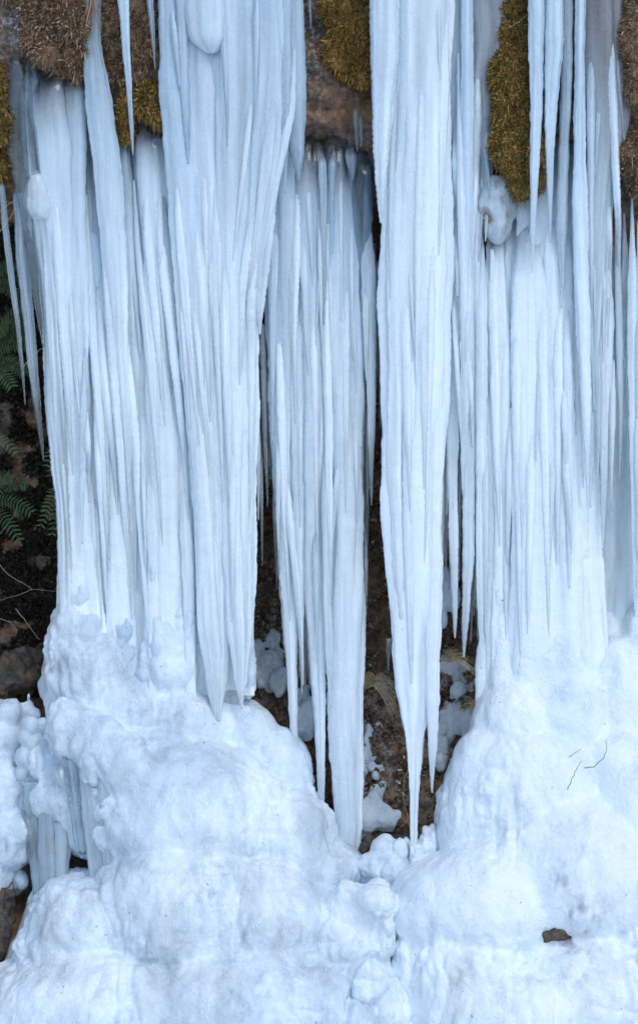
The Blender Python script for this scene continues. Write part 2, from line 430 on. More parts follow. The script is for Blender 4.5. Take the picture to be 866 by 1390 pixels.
def ribs(parent, left, right, n, seed, top, bottom, clear=(.0, .14), tone=(.7, 1.3)):
    """Slender icicles frozen onto the face of a curtain, following its flow."""
    rs = random.Random(seed); key = parent.name
    for i in range(n):
        u = (i + rs.random()) / n
        long_ = rs.random() < .4
        L = rs.uniform(260, 560) if long_ else rs.uniform(110, 280)
        s0 = rs.uniform(top, max(top + 1, bottom - L)); e0 = min(s0 + L, bottom)
        w = rs.uniform(5, 9) if long_ else rs.uniform(2.6, 5.5)
        lean = rs.uniform(-5, 5)
        py = np.linspace(s0, e0, 24)
        xl = np.interp(py, [p[1] for p in left], [p[0] for p in left]); xr = np.interp(py, [p[1] for p in right], [p[0] for p in right])
        px = xl + (xr - xl) * u + lean * np.linspace(-1, 1, 24)
        yd = depth_at(key, px, py)
        if (yd > 1).mean() > .35: continue
        yd = np.where(yd > 1, np.min(yd), yd)
        k = np.hanning(9)[1:-1]; k /= k.sum()
        yd = np.convolve(np.pad(yd, 3, 'edge'), k, 'valid')
        t = np.linspace(0, 1, 24)
        hw = w * np.clip(.25 + 2.2 * t, 0, 1) * np.clip((1 - t) / .75, 0, 1) ** .7 + .6
        yp = yd + hw * MPP * (.75 - .45 * sstep(.05, .5, t)) + .02 * (1 - sstep(0, .25, t))
        SEED[0] += 1
        me = column(list(zip(px, py, hw)), y=float(yp.mean()), ypath=(py, yp), seed=SEED[0], n=16, step=4, flat=.75, lobes=0, bead=rs.choice([0, 0, .5, .9]), clear=rs.uniform(*clear), tone=rs.uniform(*tone), ctip=.25, streak=.2)
        obj('icicle', me, M_ICE, parent)
def keep_foot(key, start, seed):
    """The lower end of the column just made, swelling outwards: melted into the mound it stands on."""
    v, py, n = LAST['v'], LAST['py'], LAST['n']
    start += 40 * noise(seed * 1.7, 0, 0, 5)
    keep = py >= start
    if keep.sum() < 6: return
    v = v[keep]; py = py[keep]; T = len(py)
    ax = v.mean(1, keepdims=True)
    g = ((.55 + .98 * sstep(0, 240, py - start)) * (1 - .6 * sstep(.72, 1, (py - py[0]) / (py[-1] - py[0]))))[:, None, None]
    q = (ax + (v - ax) * g * np.array([1, 1.25, 1])).reshape(-1, 3)
    r = np.arange(T - 1)[:, None] * n; k = np.arange(n)[None]
    f = np.stack([r + k, r + n + k, r + n + (k + 1) % n, r + (k + 1) % n], -1).reshape(-1, 4)
    f = np.concatenate([f[:, [0, 1, 2]], f[:, [0, 2, 3]]])
    q = np.concatenate([q, ax[0], ax[-1]]); ar = np.arange(n); a0 = T * n
    f = np.concatenate([f, np.stack([np.full(n, a0), ar, (ar + 1) % n], 1), np.stack([np.full(n, a0 + 1), (T - 1) * n + (ar + 1) % n, (T - 1) * n + ar], 1)])
    FEET.setdefault(key, []).append((q, f))

SEED = [10]
FOOT_OF = {}
GLASSY = set()
GLASS = {}
def part_icicle(parent, pts, **kw):
    SEED[0] += 1
    kw = dict(kw)
    if pts[0][1] > 50 and 'root' not in kw: kw['root'] = min(170.0, (pts[-1][1] - pts[0][1]) * .5)
    kw.setdefault('widen', 1.22)
    if max(p[2] for p in pts) > 19: kw['lobes'] = max(9, kw.get('lobes', 5) + 3); kw['n'] = 88
    kw['clear'] = kw.get('clear', .1) + .02; kw.setdefault('streak', .2)
    kw['flat'] = kw.get('flat', .8) * (.6 if kw.get('flat', .8) > .5 else 1)
    foot = kw.pop('foot', None)
    if kw.get('tip') is False and FOOT_OF.get(parent.name): kw['melt'] = True
    if FOOT_OF.get(parent.name) is not None or parent.name in GLASSY: kw['clear'] += .0 if kw['flat'] <= .35 else GLASS.get(parent.name, .10)
    me = column(pts, seed=SEED[0], **kw)
    if kw.get('tip') is False and FOOT_OF.get(parent.name) and foot is not False and kw['flat'] > .35: keep_foot(FOOT_OF[parent.name], 790, SEED[0])
    add_depth(parent.name)
    return obj('icicle', me, M_ICE, parent)

def free_icicle(label, pts, group='free hanging icicles', **kw):
    SEED[0] += 1
    o = obj('icicle', column(pts, seed=SEED[0], **kw), M_ICE)
    return tag(o, label, 'icicle', group)

# --- curtain beside the ferns -------------------------------------------------
c1 = tag(empty('ice_curtain', V3(200, 960, .1)), 'broad milky curtain of fused icicles standing on the mound beside the ferns', 'ice curtain', 'curtains of fused icicles', 'thing')
FOOT_OF[c1.name] = 'a'
for pts, kw in [
    ([(98, 160, 26), (105, 400, 36), (125, 700, 36), (130, 900, 40)], dict(y=.075, flat=.3, n=48, lobes=7, clear=.05, ctop=.5, topfade=160)),
    ([(170, 170, 32), (180, 500, 40), (190, 900, 45)], dict(y=.075, flat=.3, n=48, lobes=7, clear=.05, ctop=.5, topfade=160)),
    ([(235, 120, 32), (250, 500, 42), (265, 960, 48)], dict(y=.06, flat=.3, n=48, lobes=7, clear=0)),
    ([(300, -70, 45), (308, 500, 34), (315, 940, 24)], dict(y=.0, flat=.35, n=48, lobes=7, clear=0)),
    ([(20, 58, 4), (24, 120, 10), (26, 200, 12), (34, 250, 11), (44, 330, 9), (54, 420, 6), (60, 470, 2)], dict(y=-.01, lobes=3, clear=.8, tone=.6, root=30)),
    ([(42, 68, 10), (44, 150, 14), (50, 230, 14), (61, 330, 14), (70, 420, 12), (75, 520, 13), (81, 620, 11), (88, 700, 10), (94, 840, 13)], dict(y=.0, clear=.45, ctop=.4, root=40, topfade=260, tone=.55, bead=.8, streak=.8, tip=False)),
    ([(76, 60, 28), (77, 150, 33), (83, 250, 27), (91, 340, 23), (98, 450, 19), (104, 600, 17), (108, 720, 19), (112, 830, 24), (112, 890, 28)], dict(y=.02, n=56, lobes=6, clear=.06, ctop=.9, topfade=140, tip=False, root=70, stain=.3)),
    ([(116, 120, 10), (119, 250, 13), (121, 340, 12), (127, 450, 11), (132, 600, 10), (138, 760, 11), (140, 870, 13)], dict(y=.06, lobes=3, clear=.15, ctop=.65, topfade=230, stain=.5, tip=False)),
    ([(124, -70, 13), (126, 60, 12), (135, 150, 15), (148, 250, 15), (155, 350, 14), (160, 450, 13), (168, 560, 11), (174, 640, 5), (177, 690, 1)], dict(y=-.03, clear=.06, ctop=.45, topfade=260, lobes=4)),
    ([(146, 290, 14), (150, 420, 18), (152, 560, 19), (158, 700, 19), (166, 850, 17), (172, 945, 15)], dict(y=.03, clear=.05, tip=False)),
    ([(158, 90, 8), (165, 200, 11), (172, 340, 13), (182, 500, 15), (188, 650, 15), (193, 800, 13), (196, 890, 9), (197, 930, 3)], dict(y=.04, clear=.15, ctop=.5, topfade=260)),
    ([(204, 150, 22), (212, 260, 24), (217, 400, 26), (226, 600, 30), (228, 800, 30), (226, 960, 32)], dict(y=.03, n=56, lobes=7, clear=.02, ctop=1.0, topfade=110, tip=False, tone=.8, root=60, stain=.3)),
    ([(230, -70, 17), (236, 100, 18), (250, 230, 21), (262, 400, 21), (272, 550, 20), (282, 700, 18), (288, 850, 16), (294, 950, 9), (296, 985, 3)], dict(y=-.06, clear=.04, n=48)),
    ([(243, -70, 7), (250, 100, 8), (254, 180, 5), (256, 224, 1)], dict(y=-.10, lobes=3, clear=.2)),
    ([(270, -70, 24), (272, 100, 24), (281, 230, 22), (292, 400, 22), (298, 550, 20), (304, 700, 17), (306, 850, 12), (302, 930, 6), (300, 968, 1)], dict(y=-.05, n=48, clear=.02, tone=.8)),
    ([(282, -70, 26), (282, 20, 27), (284, 52, 24), (286, 68, 14), (287, 74, 4)], dict(y=-.11, n=48, lobes=6, clear=0, ctip=0, tone=.85)),
    ([(322, -70, 36), (326, 100, 33), (325, 250, 27), (322, 400, 24), (322, 560, 22), (322, 700, 20), (325, 850, 16), (327, 920, 8), (328, 964, 1)], dict(y=-.08, n=60, lobes=7, clear=.02, tone=.75, widen=1.03)),
    ([(336, 380, 10), (338, 600, 8), (337, 800, 8), (338, 945, 7)], dict(y=-.02, lobes=3, clear=.12, tip=False)),
    ([(362, -70, 20), (363, 100, 18), (359, 230, 17), (352, 340, 14), (351, 420, 7), (353, 457, 1.2)], dict(y=-.11, n=48, bead=1.0, clear=.05)),
    ([(394, -70, 15), (396, 60, 16), (399, 150, 15), (403, 205, 11), (406, 246, 1.5)], dict(y=-.05, clear=.10, tone=.6)),
    ([(388, -70, 8), (388, 80, 8), (387, 180, 6), (388, 262, 1)], dict(y=-.11, clear=.15, lobes=3)),
    ([(214, 170, 6), (221, 280, 7), (240, 430, 5), (246, 520, 1)], dict(y=-.03, lobes=3, clear=.3)),
    ([(136, 380, 5), (140, 520, 6), (146, 660, 4), (149, 760, 1)], dict(y=-.02, lobes=3, clear=.25)),
    ([(116, 430, 4), (114, 560, 5), (112, 660, 4), (112, 740, 1)], dict(y=-.05, lobes=3, clear=.3)),
    ([(246, 560, 9), (252, 700, 9), (258, 840, 8), (260, 960, 7)], dict(y=-.02, lobes=3, clear=.08, tip=False)),
    ([(203, 560, 8), (207, 720, 8), (209, 860, 7), (208, 950, 6)], dict(y=-.03, lobes=3, clear=.1, tip=False)),
]: part_icicle(c1, pts, **kw)

# --- curtain under the bare brown rock ---------------------------------------
c2 = tag(empty('ice_curtain', V3(440, 160, .05)), 'blue-grey curtain of fused icicles below the bare rock, ending in three long points', 'ice curtain', 'curtains of fused icicles', 'thing')
GLASSY.add(c2.name); GLASS[c2.name] = .16
for pts, kw in [
    ([(386, 60, 20), (382, 200, 23), (383, 330, 22), (385, 450, 24), (390, 600, 22), (393, 700, 20), (393, 800, 13), (396, 900, 8), (399, 1000, 5), (401, 1067, .8)], dict(y=.03, n=56, lobes=6, clear=.05, tone=.58, widen=1.0)),
    ([(422, 168, 15), (420, 300, 20), (418, 450, 22), (416, 600, 20), (420, 750, 14), (428, 850, 12), (433, 950, 9), (436, 1050, 6), (436, 1150, 1.5)], dict(y=.04, n=52, lobes=6, clear=.08, ctop=1.0, topfade=120, tone=.5, root=60, stain=.5)),
    ([(455, 168, 18), (460, 300, 24), (462, 450, 27), (462, 600, 26), (465, 750, 24), (468, 850, 22), (468, 950, 21), (470, 1030, 19), (474, 1120, 14), (476, 1180, 10)], dict(y=.05, n=60, lobes=7, clear=.06, ctop=1.0, topfade=120, tone=.48, tip=False, root=60, stain=.5)),
    ([(488, 185, 12), (488, 300, 15), (489, 450, 12), (487, 600, 9), (487, 750, 8), (486, 850, 8), (484, 950, 5), (481, 1020, 1)], dict(y=.05, clear=.78, ctop=.2, streak=.5, tone=.4, root=60, gclear=.4)),
    ([(496, 225, 9), (499, 350, 11), (502, 450, 9), (504, 560, 6), (504, 640, 3), (504, 686, .8)], dict(y=.02, clear=.22, lobes=4, tone=.6)),
    ([(437, 200, 5), (438, 250, 6), (439, 330, 4), (440, 400, 2.5), (440, 440, .8)], dict(y=-.0, clear=.3, lobes=3, root=25)),
    ([(452, 200, 5), (451, 240, 5), (451, 300, 3), (452, 345, .8)], dict(y=-.01, clear=.35, lobes=3, root=25)),
    ([(475, 190, 9), (477, 215, 8), (478, 238, 4), (478, 246, 1)], dict(y=.0, clear=.35, lobes=3, root=25)),
    ([(404, 330, 9), (403, 500, 9), (404, 620, 8), (406, 760, 6), (409, 860, 4), (410, 942, .8)], dict(y=.00, clear=.15, lobes=3, tone=.55)),
    ([(415, 780, 6), (418, 860, 5), (419, 900, 3), (420, 938, .8)], dict(y=.06, clear=.35, lobes=3, bead=.8)),
    ([(444, 520, 7), (443, 680, 7), (444, 800, 6), (447, 900, 5), (449, 960, 1)], dict(y=.00, clear=.12, lobes=3, tone=.6)),
    ([(404, 230, 8), (398, 330, 8), (396, 460, 5), (397, 560, 1)], dict(y=.00, clear=.1, lobes=3, tone=.6)),
    ([(373, 220, 10), (371, 330, 9), (370, 420, 6), (370, 520, 3), (370, 600, .8)], dict(y=-.01, clear=.15, lobes=3, tone=.6)),
    ([(435, 210, 32), (435, 500, 38), (440, 720, 30), (450, 800, 14)], dict(y=.075, n=48, flat=.3, lobes=7, clear=.05, tone=.6, ctop=.3)),
    ([(345, 470, 3.5), (346, 560, 3), (346, 640, 2), (346, 668, .6)], dict(y=.04, clear=.35, lobes=0, bead=.5)),
    ([(355, 560, 3), (355, 650, 2.5), (356, 740, 1.6), (356, 770, .6)], dict(y=.05, clear=.4, lobes=0, bead=.5)),
    ([(371, 620, 4), (373, 700, 3), (375, 760, 1.8), (376, 800, .6)], dict(y=.05, clear=.4, lobes=0, bead=.5)),
    ([(509, 330, 4), (510, 420, 4), (511, 480, 2.5), (511, 530, .6)], dict(y=.04, clear=.4, lobes=0)),
    ([(498, 420, 4), (499, 560, 3.5), (499, 680, 2), (499, 740, .6)], dict(y=.06, clear=.4, lobes=0, bead=.5)),
    ([(367, 430, 5), (366, 520, 4), (366, 600, 3), (367, 650, .7)], dict(y=.05, clear=.4, lobes=0, bead=.7)),
    ([(376, 640, 5), (380, 740, 4), (384, 820, 2.5), (386, 880, .7)], dict(y=.02, clear=.35, lobes=0, bead=.6)),
    ([(408, 820, 4), (407, 880, 3.5), (406, 920, .7)], dict(y=.05, clear=.5, lobes=0, bead=.6)),
    ([(414, 820, 4), (414, 890, 3), (414, 950, .7)], dict(y=.07, clear=.5, lobes=0, bead=.6)),
    ([(495, 640, 4), (496, 760, 4), (495, 850, 3), (494, 905, .7)], dict(y=.05, clear=.5, lobes=0, bead=.4)),
    ([(428, 640, 6), (429, 760, 5), (430, 840, 3), (430, 900, .7)], dict(y=.0, clear=.3, lobes=0)),
]: part_icicle(c2, pts, **kw)

# --- the thick hanging shaft ---------------------------------------------------
c3 = tag(empty('ice_curtain', V3(570, -60, -.05)), 'thickest single white shaft of hanging ice, tapering to forked points over the rocky gap', 'ice curtain', 'curtains of fused icicles', 'thing')
GLASSY.add(c3.name); GLASS[c3.name] = .03
for pts, kw in [
    ([(578, -70, 34), (573, 100, 34), (567, 250, 39), (565, 400, 40), (565, 600, 38), (563, 720, 34), (563, 850, 28), (563, 930, 22), (562, 1000, 11), (562, 1080, 6.5), (561, 1180, 4)], dict(y=-.04, n=72, lobes=8, flat=.7, clear=.0, tone=1.1, ctip=.1, streak=.25, gclear=.1)),
    ([(592, 420, 13), (590, 560, 12), (588, 700, 10), (587, 850, 11), (587, 950, 9.5), (587, 1020, 6), (586, 1076, 1)], dict(y=-.07, lobes=4, clear=.03, tone=.85)),
    ([(535, 620, 9), (539, 740, 9), (543, 850, 7), (546, 930, 3.5), (547, 990, .8)], dict(y=-.03, lobes=3, clear=.15)),
    ([(545, -70, 12), (541, 150, 13), (536, 300, 11), (536, 500, 10), (536, 650, 10), (543, 800, 9), (550, 880, 4)], dict(y=-.07, lobes=4, clear=.08)),
    ([(604, 280, 7), (602, 500, 6), (600, 650, 5), (598, 780, 3.5), (597, 842, .8)], dict(y=.02, lobes=3, clear=.4)),
    ([(571, 920, 8), (572, 980, 6), (571, 1035, 3), (570, 1048, 1)], dict(y=-.02, lobes=3, clear=.2)),
    ([(560, 360, 9), (556, 520, 9), (554, 700, 8), (557, 860, 5), (559, 930, 1)], dict(y=-.085, lobes=3, clear=.05, tone=.85)),
]: part_icicle(c3, pts, **kw)

# --- widest curtain, flowing onto the smooth mound -------------------------------
c4 = tag(empty('ice_curtain', V3(715, 950, .1)), 'widest, palest ice curtain, flowing down onto the smooth mound with black twigs', 'ice curtain', 'curtains of fused icicles', 'thing')
FOOT_OF[c4.name] = 'b'; GLASS[c4.name] = .02
for pts, kw in [
    ([(700, 262, 28), (702, 600, 34), (706, 980, 48)], dict(y=.07, flat=.3, n=52, lobes=7, clear=0, tone=.85, ctop=.6, tip=False)),
    ([(750, 100, 36), (755, 600, 44), (758, 980, 58)], dict(y=.06, flat=.3, n=52, lobes=7, clear=0, tone=.85, ctop=.95, topfade=260, tip=False)),
    ([(673, 270, 15), (674, 400, 18), (675, 600, 18), (678, 800, 19), (686, 980, 28)], dict(widen=1.0, y=.04, n=56, lobes=6, streak=.2, gclear=.08, clear=.02, tone=1.255, ctop=.95, topfade=100, stain=.5, tip=False)),
    ([(697, 290, 13), (698, 500, 14), (700, 700, 15), (704, 980, 22)], dict(y=.06, streak=.2, gclear=.08, clear=.06, tone=.8, ctop=.95, topfade=100, tip=False)),
    ([(722, 270, 18), (721, 340, 22), (723, 500, 25), (726, 700, 28), (730, 980, 38)], dict(y=.02, n=60, lobes=6, streak=.2, gclear=.08, clear=0, tone=1.25, ctop=1.0, topfade=120, tip=False, root=120)),
    ([(752, 240, 13), (753, 310, 17), (756, 500, 20), (758, 700, 21), (764, 970, 28)], dict(y=.01, n=52, lobes=6, streak=.2, gclear=.08, clear=.0, tone=1.15, ctop=1.0, topfade=120, tip=False, root=120)),
    ([(781, 200, 13), (783, 400, 14), (784, 600, 13), (786, 780, 11), (790, 950, 18)], dict(y=.03, clear=.05, tone=.8, ctop=.3, tip=False)),
    ([(617, -70, 10), (617, 200, 10), (616, 400, 9), (614, 550, 8), (614, 650, 7), (616, 760, 6), (617, 830, 4), (617, 868, 1)], dict(y=.00, lobes=4, clear=.15, bead=.5)),
    ([(633, -70, 8), (634, 200, 9), (632, 400, 8), (630, 550, 6), (629, 620, 4.5), (628, 667, .8)], dict(y=-.05, lobes=4, clear=.1)),
    ([(640, 60, 12), (638, 300, 12), (637, 500, 11), (635, 650, 9), (635, 760, 8), (631, 840, 5), (629, 893, 1)], dict(y=.02, lobes=4, clear=.2, bead=.6, tone=.6)),
    ([(646, 200, 7), (646, 500, 6), (646, 700, 4), (643, 836, .8)], dict(y=.06, lobes=3, clear=.4, bead=.8)),
    ([(653, 280, 9), (653, 600, 8), (652, 800, 6), (653, 908, 1)], dict(y=.01, lobes=3, clear=.15)),
    ([(624, -70, 24), (626, 150, 22), (632, 400, 18), (638, 560, 12), (642, 640, 4)], dict(y=.09, flat=.4, n=48, clear=.45, tone=.5, stain=.35, topfade=300)),
    ([(655, -70, 26), (660, 30, 26), (655, 110, 18), (652, 190, 14), (652, 300, 10)], dict(y=.03, n=48, flat=.5, clear=.35, tone=.6, stain=.5, topfade=260, wob=2, tip=False)),
    ([(766, 330, 7), (770, 500, 6), (772, 680, 5), (773, 800, 1)], dict(y=-.04, lobes=3, clear=.1)),
    ([(706, 420, 7), (706, 600, 6), (707, 780, 5), (708, 860, 1)], dict(y=.00, lobes=3, clear=.1)),
    ([(606, 560, 3), (606, 680, 2.5), (605, 760, 1.5), (605, 790, .6)], dict(y=.04, clear=.4, lobes=0, bead=.5)),
    ([(611, 640, 3), (611, 740, 2.4), (610, 800, .6)], dict(y=.06, clear=.4, lobes=0, bead=.5)),
    ([(624, 500, 5), (623, 620, 4), (623, 720, 2.5), (623, 790, .7)], dict(y=.06, clear=.4, lobes=0, bead=.6)),
    ([(640, 640, 4), (640, 760, 3), (640, 830, 2), (639, 872, .7)], dict(y=.07, clear=.5, lobes=0, bead=.8)),
    ([(649, 700, 4), (648, 800, 3), (648, 870, .7)], dict(y=.04, clear=.4, lobes=0, bead=.6)),
    ([(609, 400, 4), (608, 540, 3.5), (607, 640, 2), (606, 700, .7)], dict(y=.0, clear=.35, lobes=0)),
    ([(657, 500, 5), (658, 640, 5), (659, 780, 3), (659, 860, .7)], dict(y=-.0, clear=.15, lobes=0)),
]: part_icicle(c4, pts, **kw)

# --- set-back curtain over brown rock at the far side ---------------------------
c5 = tag(empty('ice_curtain', V3(825, 880, .2)), 'set-back bluish ice curtain with brown stained top and a fringe of slender icicles', 'ice curtain', 'curtains of fused icicles', 'thing')
FOOT_OF[c5.name] = 'b'
for pts, kw in [
    ([(826, 420, 34), (824, 560, 34), (824, 720, 34), (826, 900, 46)], dict(y=.24, flat=.4, n=56, lobes=6, clear=.12, tone=.32, tip=False)),
    ([(815, -70, 24), (814, 60, 26), (816, 150, 24), (812, 260, 18), (806, 350, 15), (806, 440, 9), (806, 520, 3), (806, 560, 1)], dict(y=-.02, flat=.6, n=48, clear=.30, stain=.75, topfade=330, tone=.6, tip=False, ytop=-.04)),
    ([(846, -70, 22), (842, 90, 20), (836, 180, 14), (832, 240, 6)], dict(y=-.01, flat=.5, n=44, clear=.35, stain=.8, topfade=300)),
    ([(800, 300, 9), (803, 450, 8), (803, 560, 6), (802, 640, 3), (801, 690, .8)], dict(y=.00, lobes=3, clear=.12)),
    ([(818, 290, 12), (820, 420, 12), (821, 540, 9), (820, 640, 6), (818, 700, 3), (817, 748, .8)], dict(y=.01, lobes=4, clear=.12, tone=.75)),
    ([(836, 270, 7), (839, 400, 6), (841, 500, 5), (842, 580, 3), (840, 650, .8)], dict(y=.03, lobes=3, clear=.25)),
    ([(846, 275, 6), (848, 360, 6), (846, 440, 4), (845, 505, .8)], dict(y=.06, lobes=3, clear=.35)),
    ([(857, 262, 8), (858, 400, 8), (859, 550, 7), (861, 700, 5), (861, 832, .8)], dict(y=.00, lobes=4, clear=.1)),
    ([(874, 240, 11), (876, 500, 11), (876, 760, 12), (880, 900, 16)], dict(y=.08, lobes=4, clear=.1, tip=False)),
    ([(826, 276, 16), (828, 340, 17), (828, 430, 14), (828, 520, 6)], dict(y=.10, flat=.5, clear=.35, ctop=.6, stain=.4, tone=.5)),
    ([(810, 380, 4), (811, 520, 4), (811, 610, 2.5), (810, 662, .7)], dict(y=-.02, clear=.25, lobes=0)),
    ([(828, 420, 5), (829, 540, 4), (828, 620, 2.5), (827, 700, .7)], dict(y=.0, clear=.2, lobes=0)),
    ([(851, 330, 4), (852, 450, 4), (852, 560, 3), (851, 640, .7)], dict(y=.04, clear=.3, lobes=0)),
    ([(865, 300, 5), (866, 480, 5), (867, 640, 4), (866, 760, .7)], dict(y=-.01, clear=.2, lobes=0)),
]: part_icicle(c5, pts, **kw)

ribs(c1, [(46, 80), (60, 330), (74, 600), (98, 900)], [(250, 80), (262, 330), (290, 600), (300, 900)], 24, 1, 190, 900)
ribs(c1, [(222, -60), (236, 150), (262, 400), (280, 700), (292, 900)], [(402, -60), (396, 150), (350, 400), (342, 700), (340, 900)], 19, 2, -70, 900)
ribs(c2, [(372, 170), (368, 450), (378, 700), (388, 860)], [(500, 200), (498, 450), (494, 700), (488, 860)], 20, 3, 190, 1000)
ribs(c3, [(536, -60), (528, 300), (532, 700), (552, 950)], [(608, -60), (604, 300), (598, 700), (580, 950)], 9, 4, -70, 940, (.0, .08), (1.0, 1.4))
ribs(c4, [(610, -60), (612, 300), (620, 600)], [(660, -60), (664, 300), (650, 600)], 8, 5, -40, 640)
ribs(c4, [(660, 280), (660, 600), (664, 900)], [(792, 280), (794, 600), (796, 900)], 15, 6, 300, 900, (.0, .06), (1.0, 1.5))
ribs(c5, [(800, 0), (800, 300), (802, 700)], [(846, 0), (866, 300), (868, 700)], 12, 7, -20, 760, (.05, .25))

# --- icicles that hang free -----------------------------------------------------
FREE = [
    ('slim pointed icicle hanging before the brown mossy rock by the straw tuft', [(167, -70, 8), (168, 0, 7.5), (171, 60, 6), (175, 110, 4.5), (179, 170, 3), (181, 210, .8)], dict(y=-.13, clear=.12, lobes=3)),
    ('short needle-thin icicle before frosted rock, beside the milky curtain edge', [(201, -70, 6), (204, 0, 5), (208, 50, 3), (211, 97, .7)], dict(y=-.10, clear=.3, lobes=0)),
    ('beaded dagger-shaped icicle hanging between the mossy rock and the thickest shaft', [(520, -70, 23), (521, 60, 20), (519, 150, 15), (517, 230, 9), (517, 280, 5), (517, 305, 1.4)], dict(y=-.16, n=52, bead=1.4, clear=.05, tone=.85, lobes=5)),
    ('tapering icicle in front of the tallest olive moss cushion', [(728, -70, 11), (728, 60, 11), (728, 150, 9), (725, 230, 6.5), (723, 300, 4.5), (722, 372, 1)], dict(y=-.10, clear=.06, lobes=4)),
    ('icicle with split tip standing next to the one before the olive moss', [(752, -70, 15), (750, 60, 14), (748, 130, 10), (746, 200, 6), (746, 270, 3.5), (746, 330, .8)], dict(y=-.10, clear=.06, lobes=5, n=48)),
    ('narrow grey icicle with glassy edge between two white ones above palest curtain', [(769, -70, 9), (769, 100, 8), (765, 200, 8), (762, 300, 8), (762, 380, 4), (762, 420, 1)], dict(y=-.04, clear=.4, lobes=3)),
    ('long white icicle bordering the brown stained ice at palest curtain', [(789, -70, 8), (786, 100, 8), (786, 250, 11), (789, 400, 11), (794, 520, 8), (797, 620, 4), (798, 692, .8)], dict(y=-.06, clear=.06, lobes=4)),
    ('long clear grey icicle hanging over the dark ferns', [(26, 262, 8), (30, 330, 9), (36, 400, 8), (44, 480, 7), (51, 550, 5), (57, 600, 2.5), (60, 628, .8)], dict(y=.02, clear=.7, tone=.5, lobes=0, bead=.4)),
    ('thin clear icicle crossing the fern fronds', [(3, 250, 4), (8, 310, 5), (15, 370, 4.5), (25, 440, 3.5), (31, 500, 2.5), (35, 552, .7)], dict(y=.02, clear=.6, tone=.55, lobes=0)),
    ('stubby clear icicle at curtain edge above the ferns', [(42, 330, 4), (48, 390, 4), (52, 425, 2.5), (54, 452, 1)], dict(y=.05, clear=.6, lobes=0)),
    ('thin icicle dangling in the dark slot under the beaded tip', [(344, 430, 6), (347, 520, 5), (350, 610, 3.5), (351, 670, 1.8), (351, 708, .7)], dict(y=.02, clear=.2, lobes=0, bead=.5)),
    ('glassy beaded icicle in the dark slot against the blue-grey curtain', [(356, 440, 5), (359, 540, 4.5), (361, 620, 3.5), (363, 665, 1.5), (363, 688, .7)], dict(y=.06, clear=.5, lobes=0, bead=1.0)),
    ('faint clear icicle before ochre rock in the narrow gap', [(511, 355, 3), (514, 430, 4.5), (516, 510, 3.5), (516, 560, 2), (516, 586, .7)], dict(y=.06, clear=.65, lobes=0)),
    ('tiny hooked clear icicle on the rock above the grass tuft', [(533, 866, 8), (529, 874, 6), (527, 890, 2.5), (527, 912, .6)], dict(y=.06, clear=.6, lobes=0)),
    ('tiny thin icicle below the olive moss beside the amber knob', [(657, 200, 3), (660, 225, 3.5), (663, 250, 2), (664, 268, .7)], dict(y=-.02, clear=.35, lobes=0)),
    ('short thin icicle hung on bare brown rock under the ochre moss', [(481, 130, 2.5), (482, 160, 3), (484, 190, 2), (485, 208, .7)], dict(y=-.04, clear=.6, lobes=0, root=25)),
    ('needle icicle hung on bare brown rock beside the stubby one', [(489, 140, 3), (489, 165, 3), (490, 185, 2), (490, 200, .7)], dict(y=-.04, clear=.6, lobes=0, root=25)),
    ('wisp of ice hanging from the bare rock top by ochre moss', [(420, -20, 2.5), (421, 10, 2.5), (422, 30, 1.5), (422, 42, .6)], dict(y=-.05, clear=.4, lobes=0)),
]
for lab, pts, kw in FREE: free_icicle(lab, pts, **kw)

# ------------------------------------------------------------------ lumpy ice, snow and rocks
def ico(sub=3):
    import bmesh
    bm = bmesh.new(); bmesh.ops.create_icosphere(bm, subdivisions=sub, radius=1)
    v = np.array([x.co[:] for x in bm.verts]); f = np.array([[a.index for a in q.verts] for q in bm.faces]); bm.free()
    return v, f
ICO = ico(3)

